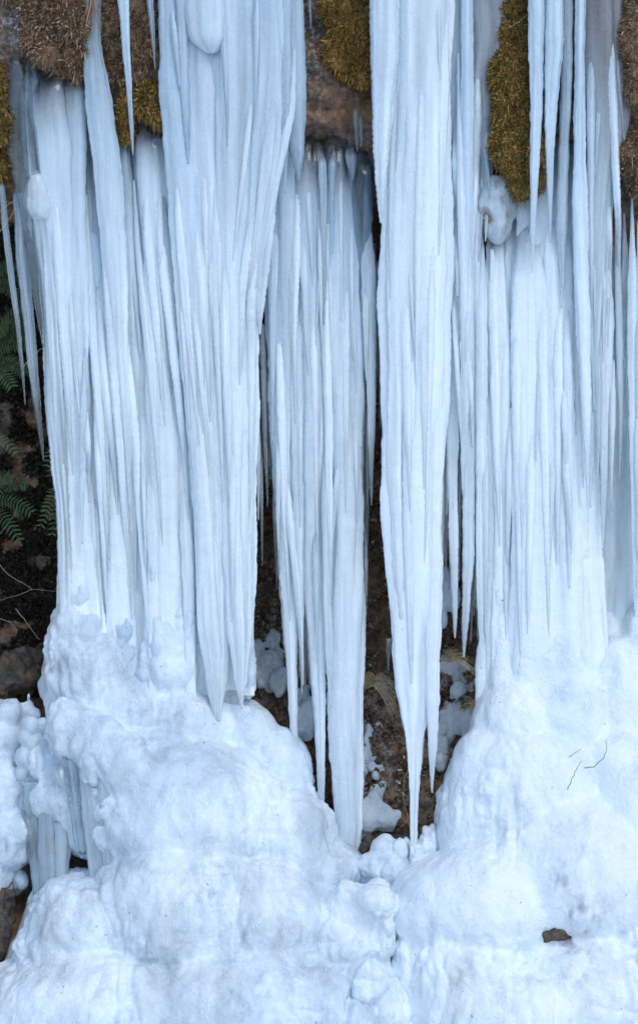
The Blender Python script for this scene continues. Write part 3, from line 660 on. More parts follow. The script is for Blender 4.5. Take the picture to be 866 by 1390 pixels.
def fused(name, blobs, voxel=.011, smooth_it=8, disp=((.03, 5.0),), seed=1, extra=(), crust=0.0):
    """Blobs (photo x, photo y, depth y, rx px, ry px, rz px) melted into one closed surface. Returns vertices, quads, normals."""
    vs, fs, k = [], [], 0
    for b in blobs:
        px, py, y, rx, ry, rz = b
        c = np.array(P(float(px), float(py), float(y)))
        vs.append(ICO[0] * np.array([rx, ry, rz]) * MPP + c); fs.append(ICO[1] + k); k += len(ICO[0])
    for q, f in extra: vs.append(q); fs.append(f + k); k += len(q)
    me = mesh_np(name, np.concatenate(vs), np.concatenate(fs))
    o = bpy.data.objects.new('tmp', me); C.objects.link(o)
    m = o.modifiers.new('r', 'REMESH'); m.mode = 'VOXEL'; m.voxel_size = voxel
    s = o.modifiers.new('s', 'SMOOTH'); s.factor = .5; s.iterations = smooth_it
    dg = bpy.context.evaluated_depsgraph_get()
    em = bpy.data.meshes.new_from_object(o.evaluated_get(dg))
    nv = len(em.vertices); v = np.empty(nv * 3, np.float32); em.vertices.foreach_get('co', v); v = v.reshape(-1, 3).astype(float)
    nn = np.empty(nv * 3, np.float32); em.vertex_normals.foreach_get('vector', nn); nn = nn.reshape(-1, 3).astype(float)
    polys = [tuple(p.vertices) for p in em.polygons]
    bpy.data.objects.remove(o); bpy.data.meshes.remove(me); bpy.data.meshes.remove(em)
    for i, (a, fq) in enumerate(disp):
        v = v + nn * (a * noise(v[:, 0] * fq, v[:, 1] * fq, v[:, 2] * fq * .7, seed + 7 * i))[:, None]
    if crust:
        a = crust
        X, Y_, Z_ = v.T
        wx, wz = X + .05 * noise(X * 6, Y_ * 6, Z_ * 6, seed + 90), Z_ + .05 * noise(X * 6, Y_ * 6, Z_ * 6, seed + 91)
        knob = 2 * np.abs(noise(wx * 11, Y_ * 11, wz * 8, seed + 92)) - .6; knob2 = 2 * np.abs(noise(wx * 24, Y_ * 24, wz * 18, seed + 93)) - .6; knob3 = 2 * np.abs(noise(wx * 46, Y_ * 46, wz * 34, seed + 96)) - .6
        drip = 2 * np.abs(noise(wx * 20, Y_ * 8, wz * 2.6, seed + 94)) - .6
        patch = np.clip(.5 + 1.1 * fbm(X * 3, Y_ * 3, Z_ * 3, seed + 95, 2), .15, 1.2)
        v = v + nn * (a * patch * (.012 * knob + .007 * knob2 + .003 * knob3 + .010 * drip * np.clip(-nn[:, 1] + .1, 0, 1)))[:, None]
    quads = np.array([p for p in polys if len(p) == 4]); tris = [p for p in polys if len(p) == 3]
    fl = [quads] if len(quads) else []
    if tris: fl.append(np.array(tris))
    return v, fl, nn

def rubble(blobs, seed, n=7, k=.45):
    rs = random.Random(seed); out = list(blobs)
    for (x, y, d, a, b, c) in blobs:
        for _ in range(n):
            q = rs.uniform(k * .6, k * 1.2); t = rs.uniform(0, 6.28); e = rs.uniform(.5, 1.0)
            out.append((x + math.cos(t) * a * e, y + math.sin(t) * c * e, d - rs.uniform(-.3, .8) * b * MPP, a * q, b * q, c * q))
    return out

def hug(blobs, seed, n=7, k=.5, off=.012):
    out = []
    for (x, y, d, a, b, c) in rubble(blobs, seed, n, k):
        out.append((x, y, float(cliff_y(x, y)) - off, a, max(4.0, min(a, c) * .55), c))
    return out

def lump(name, blobs, mat, clear=0.0, tone=.85, spots=(), voxel=.011, smooth_it=16, disp=((.02, 6.0), (.006, 22.0), (.0022, 70.0)), seed=1, parent=None, extra=(), crust=1.0):
    v, f, nn = fused(name, blobs, voxel, smooth_it, disp, seed, extra, crust)
    cl = clear + .16 * fbm(v[:, 0] * 5, v[:, 1] * 5, v[:, 2] * 2.2, seed + 3, 3)
    tn = tone + .22 * fbm(v[:, 0] * 4, v[:, 1] * 4, v[:, 2] * 2, seed + 4, 3)
    st = np.zeros(len(v))
    for px, py, r, ac, at, ast in spots:      # glassy patches where the ice is thin over the rock
        x0, _, z0 = P(float(px), float(py), -.1)
        w = np.exp(-(((v[:, 0] - x0) / (r * 1.5 * MPP)) ** 2 + ((v[:, 2] - z0) / (r * 2.0 * MPP)) ** 2)) * np.clip(.6 * fbm(v[:, 0] * 22, v[:, 1] * 22, v[:, 2] * 10, seed + 5, 4, .65), 0, 1.4)
        cl = cl + ac * w; tn = tn + at * w; st = st + ast * w
    return obj(name, mesh_np(name, v, f, True, {'clear': np.clip(cl, 0, .9), 'tone': tn, 'stain': np.clip(st, 0, 1)}), mat, parent)

def ridge(p0, p1, w0, w1, y0, y1, n=7):
    p0 = (p0[0], p0[1] - 70); w0 = w0 * .55; n = 12
    return [(p0[0] + (p1[0] - p0[0]) * t, p0[1] + (p1[1] - p0[1]) * t, y0 + (y1 - y0) * t, w0 + (w1 - w0) * t ** 1.4, (w0 + (w1 - w0) * t ** 1.4) * .62, (w0 + (w1 - w0) * t) * 2.0) for t in np.linspace(0, 1, n)]

mound_a = [
    (108, 860, .08, 42, 40, 52), (96, 880, .08, 38, 40, 52), (120, 940, .06, 62, 60, 90), (150, 1000, .04, 95, 66, 90), (230, 1010, .05, 110, 58, 80), (310, 1020, .07, 70, 46, 80),
    (365, 1070, .08, 65, 60, 85), (250, 1110, -.05, 150, 110, 110), (130, 1080, -.02, 75, 70, 90), (380, 1150, .0, 85, 90, 90), (440, 1180, .02, 60, 70, 50), (425, 1260, -.1, 70, 80, 70),
    (250, 1230, -.14, 130, 130, 110), (330, 1250, -.14, 120, 120, 100), (130, 1250, -.14, 100, 100, 70), (90, 1290, -.18, 70, 80, 60), (150, 1370, -.25, 170, 130, 100), (330, 1370, -.26, 170, 130, 110), (450, 1390, -.22, 90, 110, 80),
    (210, 1190, -.14, 40, 60, 110), (300, 1180, -.16, 45, 60, 110), (160, 1360, -.2, 160, 150, 90),
    (60, 930, .12, 12, 14, 22), (64, 905, .10, 8, 12, 16),
    (92, 988, -.145, 36, 34, 46), (118, 1002, -.175, 36, 36, 46), (144, 1018, -.205, 36, 38, 48), (172, 1042, -.225, 34, 38, 48), (196, 1070, -.235, 30, 36, 48), (60, 1040, -.06, 26, 26, 32), (70, 1085, -.09, 34, 26, 34),
] + ridge((60, 1250), (52, 1330), 26, 45, -.02, -.1)
m1 = lump('ice_mound', mound_a, M_MOUND, smooth_it=18, crust=1.05, extra=FEET['a'], clear=.14, tone=.66, seed=5, voxel=.009,
          spots=[(60, 905, 12, .5, -.4, .6), (290, 1170, 26, .25, -.5, 0), (205, 1240, 18, .3, -.5, 0), (350, 1290, 26, .3, -.6, 0), (330, 1230, 16, .3, -.5, 0), (85, 890, 22, .15, -.3, 0), (150, 1060, 24, .2, -.45, 0)])
tag(m1, 'lumpy white ice mound with hollows and glassy stubs below the milky curtain', 'ice mound', 'ice mounds at the foot of the fall', 'thing')
for pts, kw in [   # stubs hanging under the mound's ledge
    ([(94, 1010, 10), (99, 1060, 10), (105, 1110, 9), (112, 1160, 9)], dict(y=-.21, clear=.75, tone=.3, gclear=.4)),
    ([(116, 1025, 11), (124, 1090, 12), (132, 1150, 13), (138, 1200, 14)], dict(y=-.245, clear=.6, tone=.35, gclear=.4)),
    ([(144, 1045, 13), (152, 1100, 15), (160, 1160, 17), (165, 1220, 20)], dict(y=-.265, clear=.55, tone=.35, gclear=.4)),
    ([(174, 1070, 10), (180, 1130, 10), (184, 1180, 9), (187, 1230, 8)], dict(y=-.275, clear=.85, tone=.2)),
    ([(46, 1060, 13), (47, 1110, 13), (52, 1160, 11), (60, 1230, 10)], dict(y=-.10, clear=.75, tone=.3)),
    ([(66, 1100, 12), (66, 1150, 12), (68, 1190, 11), (70, 1240, 10)], dict(y=-.13, clear=.65, tone=.35)),
    ([(86, 1115, 11), (85, 1160, 10), (84, 1200, 8), (83, 1240, 8)], dict(y=-.14, clear=.5, tone=.35)),
]: part_icicle(m1, pts, tip=False, lobes=4, root=0, **kw)
rng = random.Random(4)
beads = [(42, 985, 13), (34, 1000, 11), (48, 1010, 14), (32, 1028, 13), (46, 1036, 13), (30, 1050, 11), (42, 1066, 15), (56, 1052, 10), (58, 985, 10), (64, 1048, 13), (36, 1090, 12), (50, 1092, 14), (62, 1015, 9)]
bl = [(x, y, -.02 + .02 * rng.uniform(-1, 1), r, r, r * 1.15) for x, y, r in beads]
lump('beaded_ice_edge', bl, M_ICE, clear=.30, tone=.6, voxel=.0055, smooth_it=2, crust=.2, disp=((.003, 20.0),), seed=8, parent=m1)
lump('ice_lobe', [(70, 1080, -.08, 26, 24, 26), (95, 1095, -.12, 30, 26, 26), (115, 1105, -.14, 26, 24, 24), (62, 1110, -.06, 22, 20, 22)], M_MOUND, clear=.08, tone=.6, voxel=.008, seed=12, parent=m1)

mound_b = [
    (715, 1090, .02, 120, 90, 120), (705, 1000, .06, 70, 65, 90), (760, 980, .06, 75, 60, 95), (840, 970, .12, 60, 60, 110), (868, 900, .14, 28, 40, 90), (640, 1120, .0, 50, 60, 80), (668, 1060, .0, 60, 60, 80), (676, 985, .06, 36, 45, 60), (668, 1010, .05, 34, 45, 60),
    (610, 1215, -.12, 80, 90, 55), (585, 1235, -.12, 70, 80, 55), (660, 1230, -.14, 110, 110, 90), (780, 1190, -.08, 130, 120, 120), (860, 1150, -.02, 80, 100, 140), (640, 1330, -.2, 100, 110, 90), (800, 1350, -.2, 150, 120, 100), (690, 1370, -.24, 140, 120, 90), (560, 1330, -.16, 42, 70, 80),
    (852, 1290, -.14, 70, 90, 70), (700, 1200, -.1, 90, 100, 80), (830, 1060, .04, 70, 70, 90),
] + ridge((826, 900), (830, 990), 40, 52, .24, .12)
m2 = lump('ice_mound', mound_b, M_MOUND, smooth_it=20, crust=1.0, extra=FEET['b'], clear=-.02, tone=.92, seed=17, voxel=.009, disp=((.016, 5.0), (.005, 20.0), (.002, 70.0)),
          spots=[(753, 1240, 30, .5, -.7, .5), (725, 1200, 34, .15, -.5, 0), (700, 1255, 26, .15, -.5, 0), (600, 1105, 9, .4, -.6, .2), (552, 1280, 14, .3, -.4, .4), (600, 1290, 14, .5, -.4, .3), (850, 1270, 22, .25, -.4, .1), (820, 870, 24, .05, -.4, 0)])
tag(m2, 'smooth bright ice mound with black twigs on it below the palest curtain', 'ice mound', 'ice mounds at the foot of the fall', 'thing')

tag(lump('ice_boulder', rubble([(526, 1165, -.02, 22, 20, 36), (514, 1190, -.03, 26, 24, 36), (535, 1195, -.04, 24, 24, 36)], 22, 5, .5), M_MOUND, clear=.12, tone=.55, seed=22, voxel=.007), 'upright rounded ice lump beside the brown stone below the gap', 'ice lump', 'lumps of ice by the mounds')
tag(lump('ice_boulder', rubble([(484, 1238, -.22, 44, 45, 40), (500, 1265, -.24, 36, 40, 50), (474, 1290, -.26, 48, 45, 50), (500, 1370, -.3, 62, 50, 70)], 24, 5, .5), M_MOUND, clear=.02, tone=.85, seed=24, voxel=.008), 'smooth bulging ice lump between the two ice mounds', 'ice lump', 'lumps of ice by the mounds')
tag(lump('ice_boulder', rubble([(562, 1165, -.02, 16, 22, 26), (585, 1150, .0, 18, 22, 28), (572, 1195, -.06, 30, 30, 30)], 25, 5, .5), M_MOUND, clear=.05, tone=.8, seed=25, voxel=.007), 'ice lump joining the tip of the thickest shaft to the smooth mound', 'ice lump', 'lumps of ice by the mounds')
tag(lump('ice_boulder', rubble([(12, 1000, .12, 34, 40, 38), (40, 968, .14, 14, 20, 24), (-5, 1070, .05, 45, 45, 55), (10, 1140, .0, 36, 40, 40), (-20, 1190, -.02, 40, 40, 50), (22, 1125, .0, 22, 26, 30), (20, 1195, .05, 10, 20, 20)], 27, 5, .5), M_MOUND, clear=.05, tone=.75, seed=27, voxel=.008,
         spots=[(14, 1150, 14, .5, -.5, .5), (20, 1085, 18, .1, -.3, 0)]), 'knobbly snow-white ice heap beside the beaded mound edge, over a brown rock', 'ice lump', 'lumps of ice by the mounds')
tag(lump('ice_boulder', hug([(612, 975, .18, 20, 22, 22), (604, 995, .16, 14, 18, 22), (632, 985, .2, 18, 20, 20), (600, 1020, .14, 9, 12, 20)], 28, 6, .6, .03), M_MOUND, clear=.15, tone=.8, seed=28, voxel=.006), 'greyish glassy ice lump under the snow pad in the rocky gap', 'ice lump', 'lumps of ice by the mounds')
tag(lump('ice_boulder', hug([(505, 1095, .10, 16, 18, 26), (498, 1110, .10, 18, 18, 24), (520, 1112, .1, 20, 18, 16), (512, 1075, .12, 9, 12, 12)], 29, 6, .6, .03), M_MOUND, clear=.15, tone=.8, seed=29, voxel=.006), 'glassy grey ice lump on frosted rock beside the blue-grey curtain tip', 'ice lump', 'lumps of ice by the mounds')
tag(lump('ice_boulder', hug([(368, 900, .2, 18, 20, 20), (355, 915, .18, 16, 18, 18), (378, 925, .2, 14, 18, 18), (350, 885, .22, 9, 14, 18), (370, 870, .24, 12, 14, 14)], 30, 6, .6, .03), M_MOUND, clear=.15, tone=.8, seed=30, voxel=.006), 'cluster of small grey ice knobs in the dark slot above the mound', 'ice lump', 'lumps of ice by the mounds')
tag(lump('ice_boulder', hug([(420, 965, .2, 14, 18, 22), (412, 985, .18, 16, 18, 18), (415, 945, .22, 9, 12, 14)], 31, 6, .6, .03), M_MOUND, clear=.15, tone=.8, seed=31, voxel=.006), 'small ice lump behind the points of the blue-grey curtain', 'ice lump', 'lumps of ice by the mounds')
tag(lump('ice_bulge', [(672, 260, .035, 26, 20, 26), (676, 282, .045, 26, 18, 28), (664, 274, .045, 22, 18, 30), (674, 304, .05, 22, 14, 30)], M_ICE, clear=.25, tone=.7, seed=133, voxel=.005, smooth_it=40, crust=.3, spots=[(672, 266, 30, .1, -.2, 1.6)], disp=((.010, 14.0), (.004, 34.0), (.001, 90.0))), 'round amber-tinted ice knob below the tallest olive moss cushion', 'ice knob')
tag(lump('ice_bulge', [(52, 258, .015, 20, 18, 28), (58, 278, .015, 22, 18, 34), (48, 272, .015, 16, 15, 26), (56, 304, .025, 18, 14, 32)], M_ICE, clear=.28, tone=.9, seed=34, voxel=.005, smooth_it=40, crust=.3, disp=((.010, 14.0), (.004, 34.0), (.001, 90.0))), 'cloudy white ice knob on the curtain edge above the ferns', 'ice knob')
tag(lump('ice_sheet', [(604, 800, .17, 10, 8, 34), (614, 812, .17, 12, 8, 22), (600, 835, .16, 7, 7, 18)], M_ICE, clear=.35, tone=.55, seed=35, voxel=.005, disp=((.003, 20.0),)), 'thin glassy ice flap behind the thickest shaft above the snow pad', 'ice flap')

SNOW = [
    ('snow_pad', [(610, 908, .20, 22, 26, 14), (632, 918, .20, 22, 26, 18), (620, 935, .18, 14, 20, 14), (642, 938, .2, 12, 16, 16), (598, 920, .2, 12, 18, 10)], 'snow pad on the ledge behind the pair of beaded icicle tips', 41),
    ('snow_pad', [(496, 990, .2, 8, 12, 8), (505, 985, .22, 7, 10, 6), (494, 1010, .2, 7, 12, 12), (500, 1030, .19, 8, 12, 9), (492, 1050, .18, 8, 12, 14)], 'patchy snow on rock beside the lower blue-grey curtain', 42),
    ('snow_pad', [(506, 1042, .17, 4, 6, 5), (517, 1044, .17, 5, 6, 5), (511, 1052, .17, 3, 5, 4)], 'small snow crumbs near the green leaf sprig', 43),
]
for nm, bl, lab, sd in SNOW: tag(lump(nm, hug(bl, sd), M_SNOW if sd == 41 else M_MOUND, clear=.05, tone=.95, seed=sd, voxel=.005, smooth_it=4, disp=((.022, 13.0), (.012, 34.0), (.004, 80.0))), lab, 'snow patch', 'snow patches in the rocky gap')

def boulder(label, blobs, seed, name='boulder'):
    v, f, nn = fused(name, blobs, .009, 3, (), seed)
    r = fbm(v[:, 0] * 9, v[:, 1] * 9, v[:, 2] * 9, seed, 4, .6)
    v = v + nn * (.03 * r - .02 * np.abs(noise(v[:, 0] * 14, v[:, 1] * 14, v[:, 2] * 20, seed + 2)))[:, None]
    return tag(obj(name, mesh_np(name, v, f, True), M_BOULDER), label, 'rock', 'rocks showing through the ice')
boulder('brown cracked rock wedge between the knobbly ice heap and lumpy mound', [(8, 1240, -.1, 18, 30, 42), (-5, 1280, -.12, 26, 30, 40), (18, 1215, -.06, 7, 14, 26)], 51)
boulder('dark grey rock ledge below the ferns beside the mound', [(25, 915, .42, 42, 40, 34), (-10, 930, .4, 40, 40, 40), (50, 895, .46, 22, 30, 20)], 52)
boulder('mossy brown stone at the foot of the blue-grey curtain', [(502, 1148, .02, 16, 20, 16), (494, 1160, .02, 12, 18, 14)], 53)
boulder('dark stone breaking through the smooth ice mound', rubble([(757, 1250, -.335, 16, 12, 10), (748, 1262, -.335, 12, 10, 8), (766, 1258, -.34, 9, 10, 12)], 54, 6, .5), 54)

# ------------------------------------------------------------------ moss, ferns, twigs, litter
def spikes(points, normals, rs, length, width, droop=.3, spread=.8):
    n = len(points)
    d = normals + rs.normal(0, spread, (n, 3)); d[:, 2] -= droop; d /= np.linalg.norm(d, axis=1)[:, None]
    side = np.cross(d, rs.normal(0, 1, (n, 3))); side /= np.linalg.norm(side, axis=1)[:, None]
    L = length * rs.uniform(.5, 1.3, (n, 1)); W = width * rs.uniform(.6, 1.3, (n, 1))
    a = points - side * W; b = points + side * W; c = points + d * L + side * W * .2
    m1_ = points + d * L * .5 + side * W * 1.1; m2_ = points + d * L * .5 - side * W * 1.1
    v = np.stack([a, b, m1_, c, m2_], 1).reshape(-1, 3)
    k = np.arange(n)[:, None] * 5
    return v, np.concatenate([k + np.array([[0, 1, 2]]), k + np.array([[0, 2, 4]]), k + np.array([[4, 2, 3]])])

def moss(label, blobs, mat, seed, count=7000, length=.017, width=.0022):
    rs = np.random.RandomState(seed)
    v, f, nn = fused('moss', rubble(blobs, seed, 9, .42), .008, 3, ((.03, 11.0), (.014, 28.0)), seed)
    root = obj('moss_cushion', mesh_np('moss_cushion', v, f, True), mat)
    front = np.where(nn[:, 1] < .35)[0]
    idx = rs.choice(front, count); pts = v[idx] + rs.normal(0, .004, (count, 3))
    # gather tufts: nearby spikes lean alike
    nrm = nn[idx] + .6 * np.stack([noise(pts[:, 0] * 60, pts[:, 1] * 60, pts[:, 2] * 60, seed + k) for k in range(3)], 1)
    sv, sf = spikes(pts, nrm, rs, length, width, .35, .45)
    k2 = rs.choice(front, count // 14); lv, lf = spikes(v[k2], nn[k2] * .4, rs, length * 2.6, width * .7, 1.3, .35)   # hanging strands
    sf = np.concatenate([sf, lf + len(sv)]); sv = np.concatenate([sv, lv])
    fz = obj('moss_fringe', mesh_np('moss_fringe', sv, sf, False), mat, root); fz['kind'] = 'stuff'
    return tag(root, label, 'moss', 'moss cushions on the rock')

moss('ochre moss cushion on the bare rock beside the dagger-shaped icicle', [(470, 25, .02, 28, 14, 40), (478, 70, .02, 24, 14, 36), (458, 60, .02, 16, 12, 30), (484, -30, .02, 26, 14, 30)], M_MOSS, 61, 9000)
moss('tallest olive moss cushion behind the tapering icicle', [(705, 40, .02, 26, 16, 60), (697, 120, .0, 30, 18, 60), (698, 190, -.02, 32, 20, 42), (690, 200, -.03, 22, 16, 36), (712, 235, .0, 16, 16, 22), (708, -40, .02, 24, 16, 40)], M_MOSS, 62, 16000)
moss('shaggy brown moss cushion above the grey clear icicles', [(78, 20, -.02, 36, 22, 36), (60, 40, -.03, 26, 20, 34), (95, 70, .0, 20, 18, 40), (40, -20, -.02, 34, 20, 30)], M_MOSSB, 63, 12000)
moss('small olive moss pad resting on the milky curtain top', [(208, 132, .0, 18, 16, 18), (214, 148, -.01, 12, 14, 10), (196, 140, .0, 10, 12, 14)], M_MOSS, 64, 4500)
moss('brown moss strip on the rock behind the slim pointed icicle', [(150, 20, .02, 18, 14, 36), (185, 60, .03, 24, 14, 50), (160, 95, .04, 16, 12, 26), (190, 0, .03, 20, 14, 30)], M_MOSSB, 65, 9000)
moss('olive brown moss tuft beside the brown stained ice', [(856, 200, .02, 18, 16, 44), (862, 240, .02, 16, 14, 26), (868, 40, -.05, 20, 16, 60), (866, 100, -.04, 16, 14, 40)], M_MOSSB, 66, 8000)
moss('dark olive moss on the rock rim above the ferns', [(2, 170, .02, 16, 16, 50), (8, 225, .05, 14, 14, 26), (-10, 120, .02, 18, 14, 40)], M_MOSS, 67, 5000)
moss('thin moss strip lodged between two clear icicle roots', [(172, 165, .03, 5, 8, 24), (170, 185, .03, 4, 6, 10), (171, 150, .03, 6, 8, 18)], M_MOSS, 68, 1500)

# dead leaves, needles and moss bits clinging to the recess: uncountable
def scatter(name, label, n, box, mat, seed, size=(.012, .004), dens=None):
    rs = np.random.RandomState(seed)
    px = rs.uniform(box[0], box[1], n); py = rs.uniform(box[2], box[3], n)
    keep = fbm(px / 24, 0, py / 24, seed, 3) > -.35
    px, py = px[keep], py[keep]
    e = 3.0
    y = cliff_y(px, py)
    nx = (cliff_y(px + e, py) - y) / (e * MPP); nz = -(cliff_y(px, py + e) - y) / (e * MPP)
    nrm = np.stack([nx, -np.ones_like(nx), nz], 1); nrm /= np.linalg.norm(nrm, axis=1)[:, None]
    x, _, z = P(px, py, 0)
    pts = np.stack([x, y, z], 1) + nrm * .004
    v, f = spikes(pts, nrm * .5, rs, size[0], size[1], .55, .9)
    return tag(obj(name, mesh_np(name, v, f, False), mat), label, 'litter', kind='stuff')
scatter('undergrowth', 'mat of small leaves and moss, coloured dark for the shade of the recess', 60000, (-80, 130, 280, 960), M_LITTER_SHADED, 71, (.026, .006))  # real undergrowth, but dense and dark-coloured to paint the recess's shade
scatter('leaf_litter', 'dry brown litter and moss bits on the rock in the gaps', 34000, (335, 670, 420, 1180), M_LITTERB, 72, (.02, .0036))

def tube_np(path, r0, r1, n=5):
    path = [Vector(p) for p in path]; vs, fs = [], []
    T = len(path)
    for i, p in enumerate(path):
        d = (path[min(i + 1, T - 1)] - path[max(i - 1, 0)]).normalized()
        a = d.cross(Vector((.3, .9, .2))).normalized(); b = d.cross(a)
        r = r0 + (r1 - r0) * i / max(1, T - 1)
        for k in range(n):
            t = 2 * math.pi * k / n
            vs.append(p + a * math.cos(t) * r + b * math.sin(t) * r)
    for i in range(T - 1):
        for k in range(n): fs.append((i * n + k, i * n + (k + 1) % n, (i + 1) * n + (k + 1) % n, (i + 1) * n + k))
    return np.array([v[:] for v in vs]), np.array(fs)

def bend(p0, p1, sag, rs, n=10, jit=.003):
    p0, p1 = Vector(p0), Vector(p1)
    out = []
    for i in range(n):
        t = i / (n - 1)
        p = p0.lerp(p1, t) + Vector(sag) * 4 * t * (1 - t)
        if 0 < i < n - 1: p += Vector((rs.uniform(-1, 1), rs.uniform(-1, 1), rs.uniform(-1, 1))) * jit
        out.append(p)
    return out

def frond_mesh(p0, p1, sag, width, rs, pairs=14, facing=Vector((0, -1, .25))):
    path = bend(p0, p1, sag, rs, 12, .001)
    v, f = tube_np(path, .0018, .0006, 4)
    vs, fs, k = [v], [f], len(v)
    lv, lf = [], []
    for i in range(pairs):
        t = .12 + .86 * i / pairs
        a = path[min(int(t * 11), 10)]; b = path[min(int(t * 11) + 1, 11)]; p = a.lerp(b, t * 11 - int(t * 11))
        d = (b - a).normalized(); side = d.cross(facing).normalized()
        L = width * (math.sin(math.pi * min(1, .25 + .75 * (1 - t))) * .75 + .25 * (1 - t)) * (1.0 if t > .15 else .7)
        for s in (-1, 1):
            dirv = (side * s + d * .45 + Vector((0, rs.uniform(-.2, .2), -.12))).normalized()
            wv = d * (width * .10)
            up = facing.normalized() * L * .08
            m = len(lv)
            for u, w_ in ((0, .5), (.25, 1.0), (.55, .85), (.8, .5)):
                c = p + dirv * L * u + up * math.sin(u * 3)
                lv += [c - wv * w_, c + wv * w_]
            lv.append(p + dirv * L - facing * L * .05)
            for q in range(3): lf.append((m + 2 * q, m + 2 * q + 1, m + 2 * q + 3, m + 2 * q + 2))
            lf.append((m + 6, m + 7, m + 8, m + 8))
    quads = np.array([q for q in lf if q[2] != q[3]]) + k
    tris = np.array([q[:3] for q in lf if q[2] == q[3]]) + k
    return mesh_np('frond', np.concatenate([v, np.array([x[:] for x in lv])]), [np.concatenate([f, quads]), tris], False)

def fern(label, base, tips, mat, seed, width=.045, y=.45, yt=.3, pairs=14):
    rs = random.Random(seed)
    b = V3(*base, y)
    root = tag(empty('fern', b), label, 'fern', 'ferns in the shaded recess')
    for tx, ty in tips:
        t = V3(tx, ty, yt + rs.uniform(-.05, .05))
        obj('frond', frond_mesh(b, t, (0, -.03, .05), width, rs, pairs), mat, root)
fern('broad dark green fern behind the thin clear icicle', (-30, 500), [(45, 420), (48, 470), (40, 510), (15, 440), (20, 530), (42, 445)], M_FERN, 81, .06, .4, .2, 18)
fern('pale single fern frond tip over the dark mat', (-30, 598), [(26, 622)], M_FERN2, 82, .035, .3, .2, 12)
fern('yellow-green fern pressed against the curtain edge', (95, 600), [(68, 655), (62, 640), (72, 590), (80, 575)], M_FERN2, 83, .04, .3, .22, 12)
fern('mid green fern drooping above the mound shoulder', (98, 660), [(54, 722), (60, 700), (70, 735)], M_FERN2, 84, .04, .32, .24, 14)
fern('small dark fern under the grey rock rim', (-20, 400), [(40, 385), (35, 410), (25, 365)], M_FERN, 85, .05, .45, .3, 14)
fern('dark fern low in the recess beside the bare twigs', (-20, 690), [(40, 660), (48, 700), (30, 740), (20, 650)], M_FERN, 86, .05, .55, .4, 14)

def twig(label, runs, mat, seed, r=.0022, group='bare twigs', name='twig'):
    rs = random.Random(seed)
    vs, fs, k = [], [], 0
    for pts in runs:
        path = []
        for (a, b) in zip(pts[:-1], pts[1:]):
            seg = bend(V3(*a), V3(*b), (0, 0, 0), rs, 6, .0025)
            path += seg if not path else seg[1:]
        v, f = tube_np(path, r, r * .45); vs.append(v); fs.append(f + k); k += len(v)
    return tag(obj(name, mesh_np(name, np.concatenate(vs), np.concatenate(fs)), mat), label, 'twig', group)
twig('forked grey twig reaching the shoulder of the lumpy mound', [[(-20, 745, .35), (12, 780, .32), (45, 800, .28), (82, 803, .18)], [(45, 800, .28), (25, 808, .3), (0, 815, .32)]], M_TWIG, 91)
twig('crooked grey twig above the dark rock ledge', [[(-20, 835, .35), (10, 843, .33), (26, 846, .3)], [(12, 843, .33), (24, 856, .3)]], M_TWIG, 92)
twig('thin slanting twig among ferns', [[(0, 725, .4), (12, 710, .38), (22, 695, .36)]], M_TWIG, 93, .0015)
twig('olive stem slanting behind the mound shoulder', [[(22, 826, .4), (40, 850, .36), (54, 868, .3)]], M_STRAW, 94, .0018)
twig('pale straw bridging the two clear icicles', [[(33, 497, .0), (50, 478, .0), (62, 469, .02)]], M_STRAW, 95, .0012)
twig('crossed pale straws at the icicle roots by the rock rim', [[(-5, 293, -.02), (14, 276, -.03), (22, 272, -.02)], [(-4, 320, -.02), (12, 298, -.03), (22, 282, -.02)], [(8, 274, -.03), (24, 276, -.02)]], M_STRAW, 96, .0012)
twig('pale straw lying across the olive moss', [[(690, 38, -.06), (706, 28, -.07), (719, 17, -.07)]], M_STRAW, 97, .0012)
twig('pale straw bent behind the slim pointed icicle', [[(163, 53, -.06), (176, 20, -.08), (187, -5, -.08)]], M_STRAW, 98, .0013)
twig('curved black twig lodged in the smooth mound', [[(792, 1042, -.22), (806, 1041, -.24), (818, 1030, -.25), (823, 1016, -.26), (822, 1005, -.24)]], M_DARKTWIG, 99, .0018)
twig('slanting black twig poking out of the smooth mound', [[(770, 1072, -.26), (776, 1056, -.27), (783, 1042, -.28), (790, 1033, -.28)]], M_DARKTWIG, 100, .0018)
twig('short broken black twig on the smooth mound', [[(772, 1028, -.24), (780, 1022, -.25), (789, 1016, -.25)]], M_DARKTWIG, 101, .0014)
twig('long bowed straw hanging beside the lowest shaft tip', [[(556, 1040, .12), (549, 1055, .1), (547, 1080, .1), (552, 1105, .08), (556, 1125, .06)]], M_STRAW, 102, .0016)
twig('thin straw stalk leaning over the frosted rock', [[(513, 995, .22), (524, 1030, .18), (531, 1060, .14), (534, 1085, .12)]], M_STRAW, 103, .0012)
twig('straws crossing the gap behind the thickest shaft', [[(602, 640, .2), (612, 690, .2), (606, 760, .2)], [(600, 730, .2), (612, 680, .2)], [(604, 790, .2), (614, 745, .2)]], M_STRAW, 104, .0012)
twig('fine stem crossing the dark gap above the grass tuft', [[(495, 800, .26), (515, 805, .24), (535, 815, .2)]], M_STRAW, 105, .0011)

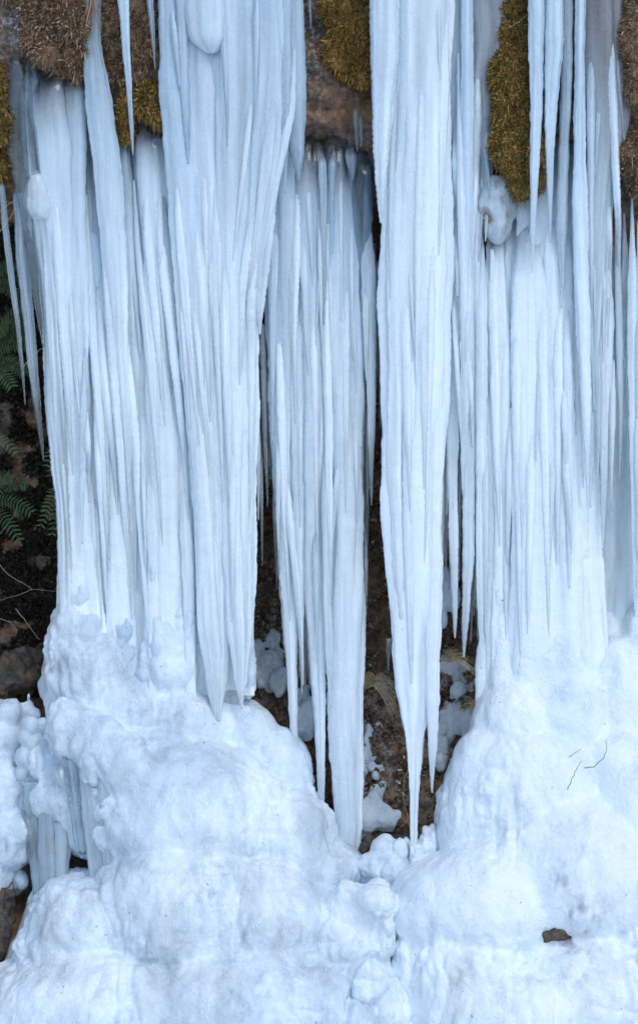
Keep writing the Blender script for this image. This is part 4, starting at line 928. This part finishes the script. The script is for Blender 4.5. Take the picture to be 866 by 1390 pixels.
def grass_tuft(label, base, y, n, length, seed, fan=(-1.1, 1.1), down=.5, mat=M_STRAW):
    rs = random.Random(seed)
    b = V3(*base, y)
    root = tag(empty('grass_tuft', b), label, 'grass tuft', 'dry grass tufts')
    vs, fs, k = [], [], 0
    for i in range(n):
        a = rs.uniform(*fan); L = length * rs.uniform(.5, 1.1)
        d = Vector((math.sin(a), -.45 * rs.random() - .1, math.cos(a))).normalized()
        p0 = b + Vector((rs.uniform(-1, 1), rs.uniform(-.4, .4), rs.uniform(-1, 1))) * .012
        path = [p0 + d * L * t + Vector((0, 0, -down * L * t * t)) + Vector((rs.uniform(-1, 1), rs.uniform(-1, 1), 0)) * .003 * t for t in (0, .2, .4, .6, .8, 1.0)]
        v, f = tube_np(path, .0013, .0004, 3); vs.append(v); fs.append(f + k); k += len(v)
    bl = obj('grass_blades', mesh_np('grass_blades', np.concatenate(vs), np.concatenate(fs), False), mat, root); bl['kind'] = 'stuff'
    return root
grass_tuft('bushy dry grass tuft on the rock between curtain and shaft', (507, 928), .12, 150, .15, 111, (-1.7, 2.3), .75)
grass_tuft('straw tuft frozen to the top of the milky curtain', (125, -6), -.075, 40, .15, 112, (2.85, 3.4), .1, M_MOSSB)
grass_tuft('flattened grass along the snow pad ledge', (612, 895), .08, 80, .10, 113, (-1.7, 1.8), .5)
grass_tuft('yellowish grass under the snow pad', (643, 957), .08, 60, .07, 114, (-2.2, 2.2), .5)

def leaf_sprig(label, base, y, seed):
    rs = np.random.RandomState(seed); b = V3(*base, y)
    lv, lf = [], []
    for i in range(9):
        p = b + Vector(rs.normal(0, .012, 3)); d = Vector(rs.normal(0, 1, 3)); d.y = -abs(d.y); d.normalize(); s = d.cross(Vector((0, 0, 1))).normalized() * .009
        m = len(lv); lv += [p, p + d * .012 + s, p + d * .026, p + d * .012 - s]; lf.append((m, m + 1, m + 2, m + 3))
    return tag(obj('leaf_sprig', mesh_np('leaf_sprig', np.array([v[:] for v in lv]), np.array(lf), False), M_GREEN), label, 'leaf sprig')
leaf_sprig('small bright green leaf sprig on the frosted rock', (518, 1068), .14, 121)

# needles, grit and leaf bits frozen onto the mounds: uncountable
def grit():
    rs = np.random.RandomState(131); P_, N_s = [], []
    for m in (m1, m2):
        me = m.data; n = len(me.vertices)
        co = np.empty(n * 3, np.float32); me.vertices.foreach_get('co', co); co = co.reshape(-1, 3)
        nn = np.empty(n * 3, np.float32); me.vertex_normals.foreach_get('vector', nn); nn = nn.reshape(-1, 3)
        ok = np.where((nn[:, 1] < -.3) & (fbm(co[:, 0] * 4, co[:, 1] * 4, co[:, 2] * 4, 77, 2) > .1))[0]
        i = rs.choice(ok, 70); P_.append(co[i] + nn[i] * .001); N_s.append(nn[i])
    v, f = spikes(np.concatenate(P_).astype(float), np.concatenate(N_s).astype(float) * .2, rs, .011, .0012, .2, .9)
    tag(obj('needle_litter', mesh_np('needle_litter', v, f, False), M_DARKTWIG), 'scattered needles and leaf bits frozen onto the ice mounds', 'litter', kind='stuff')
grit()
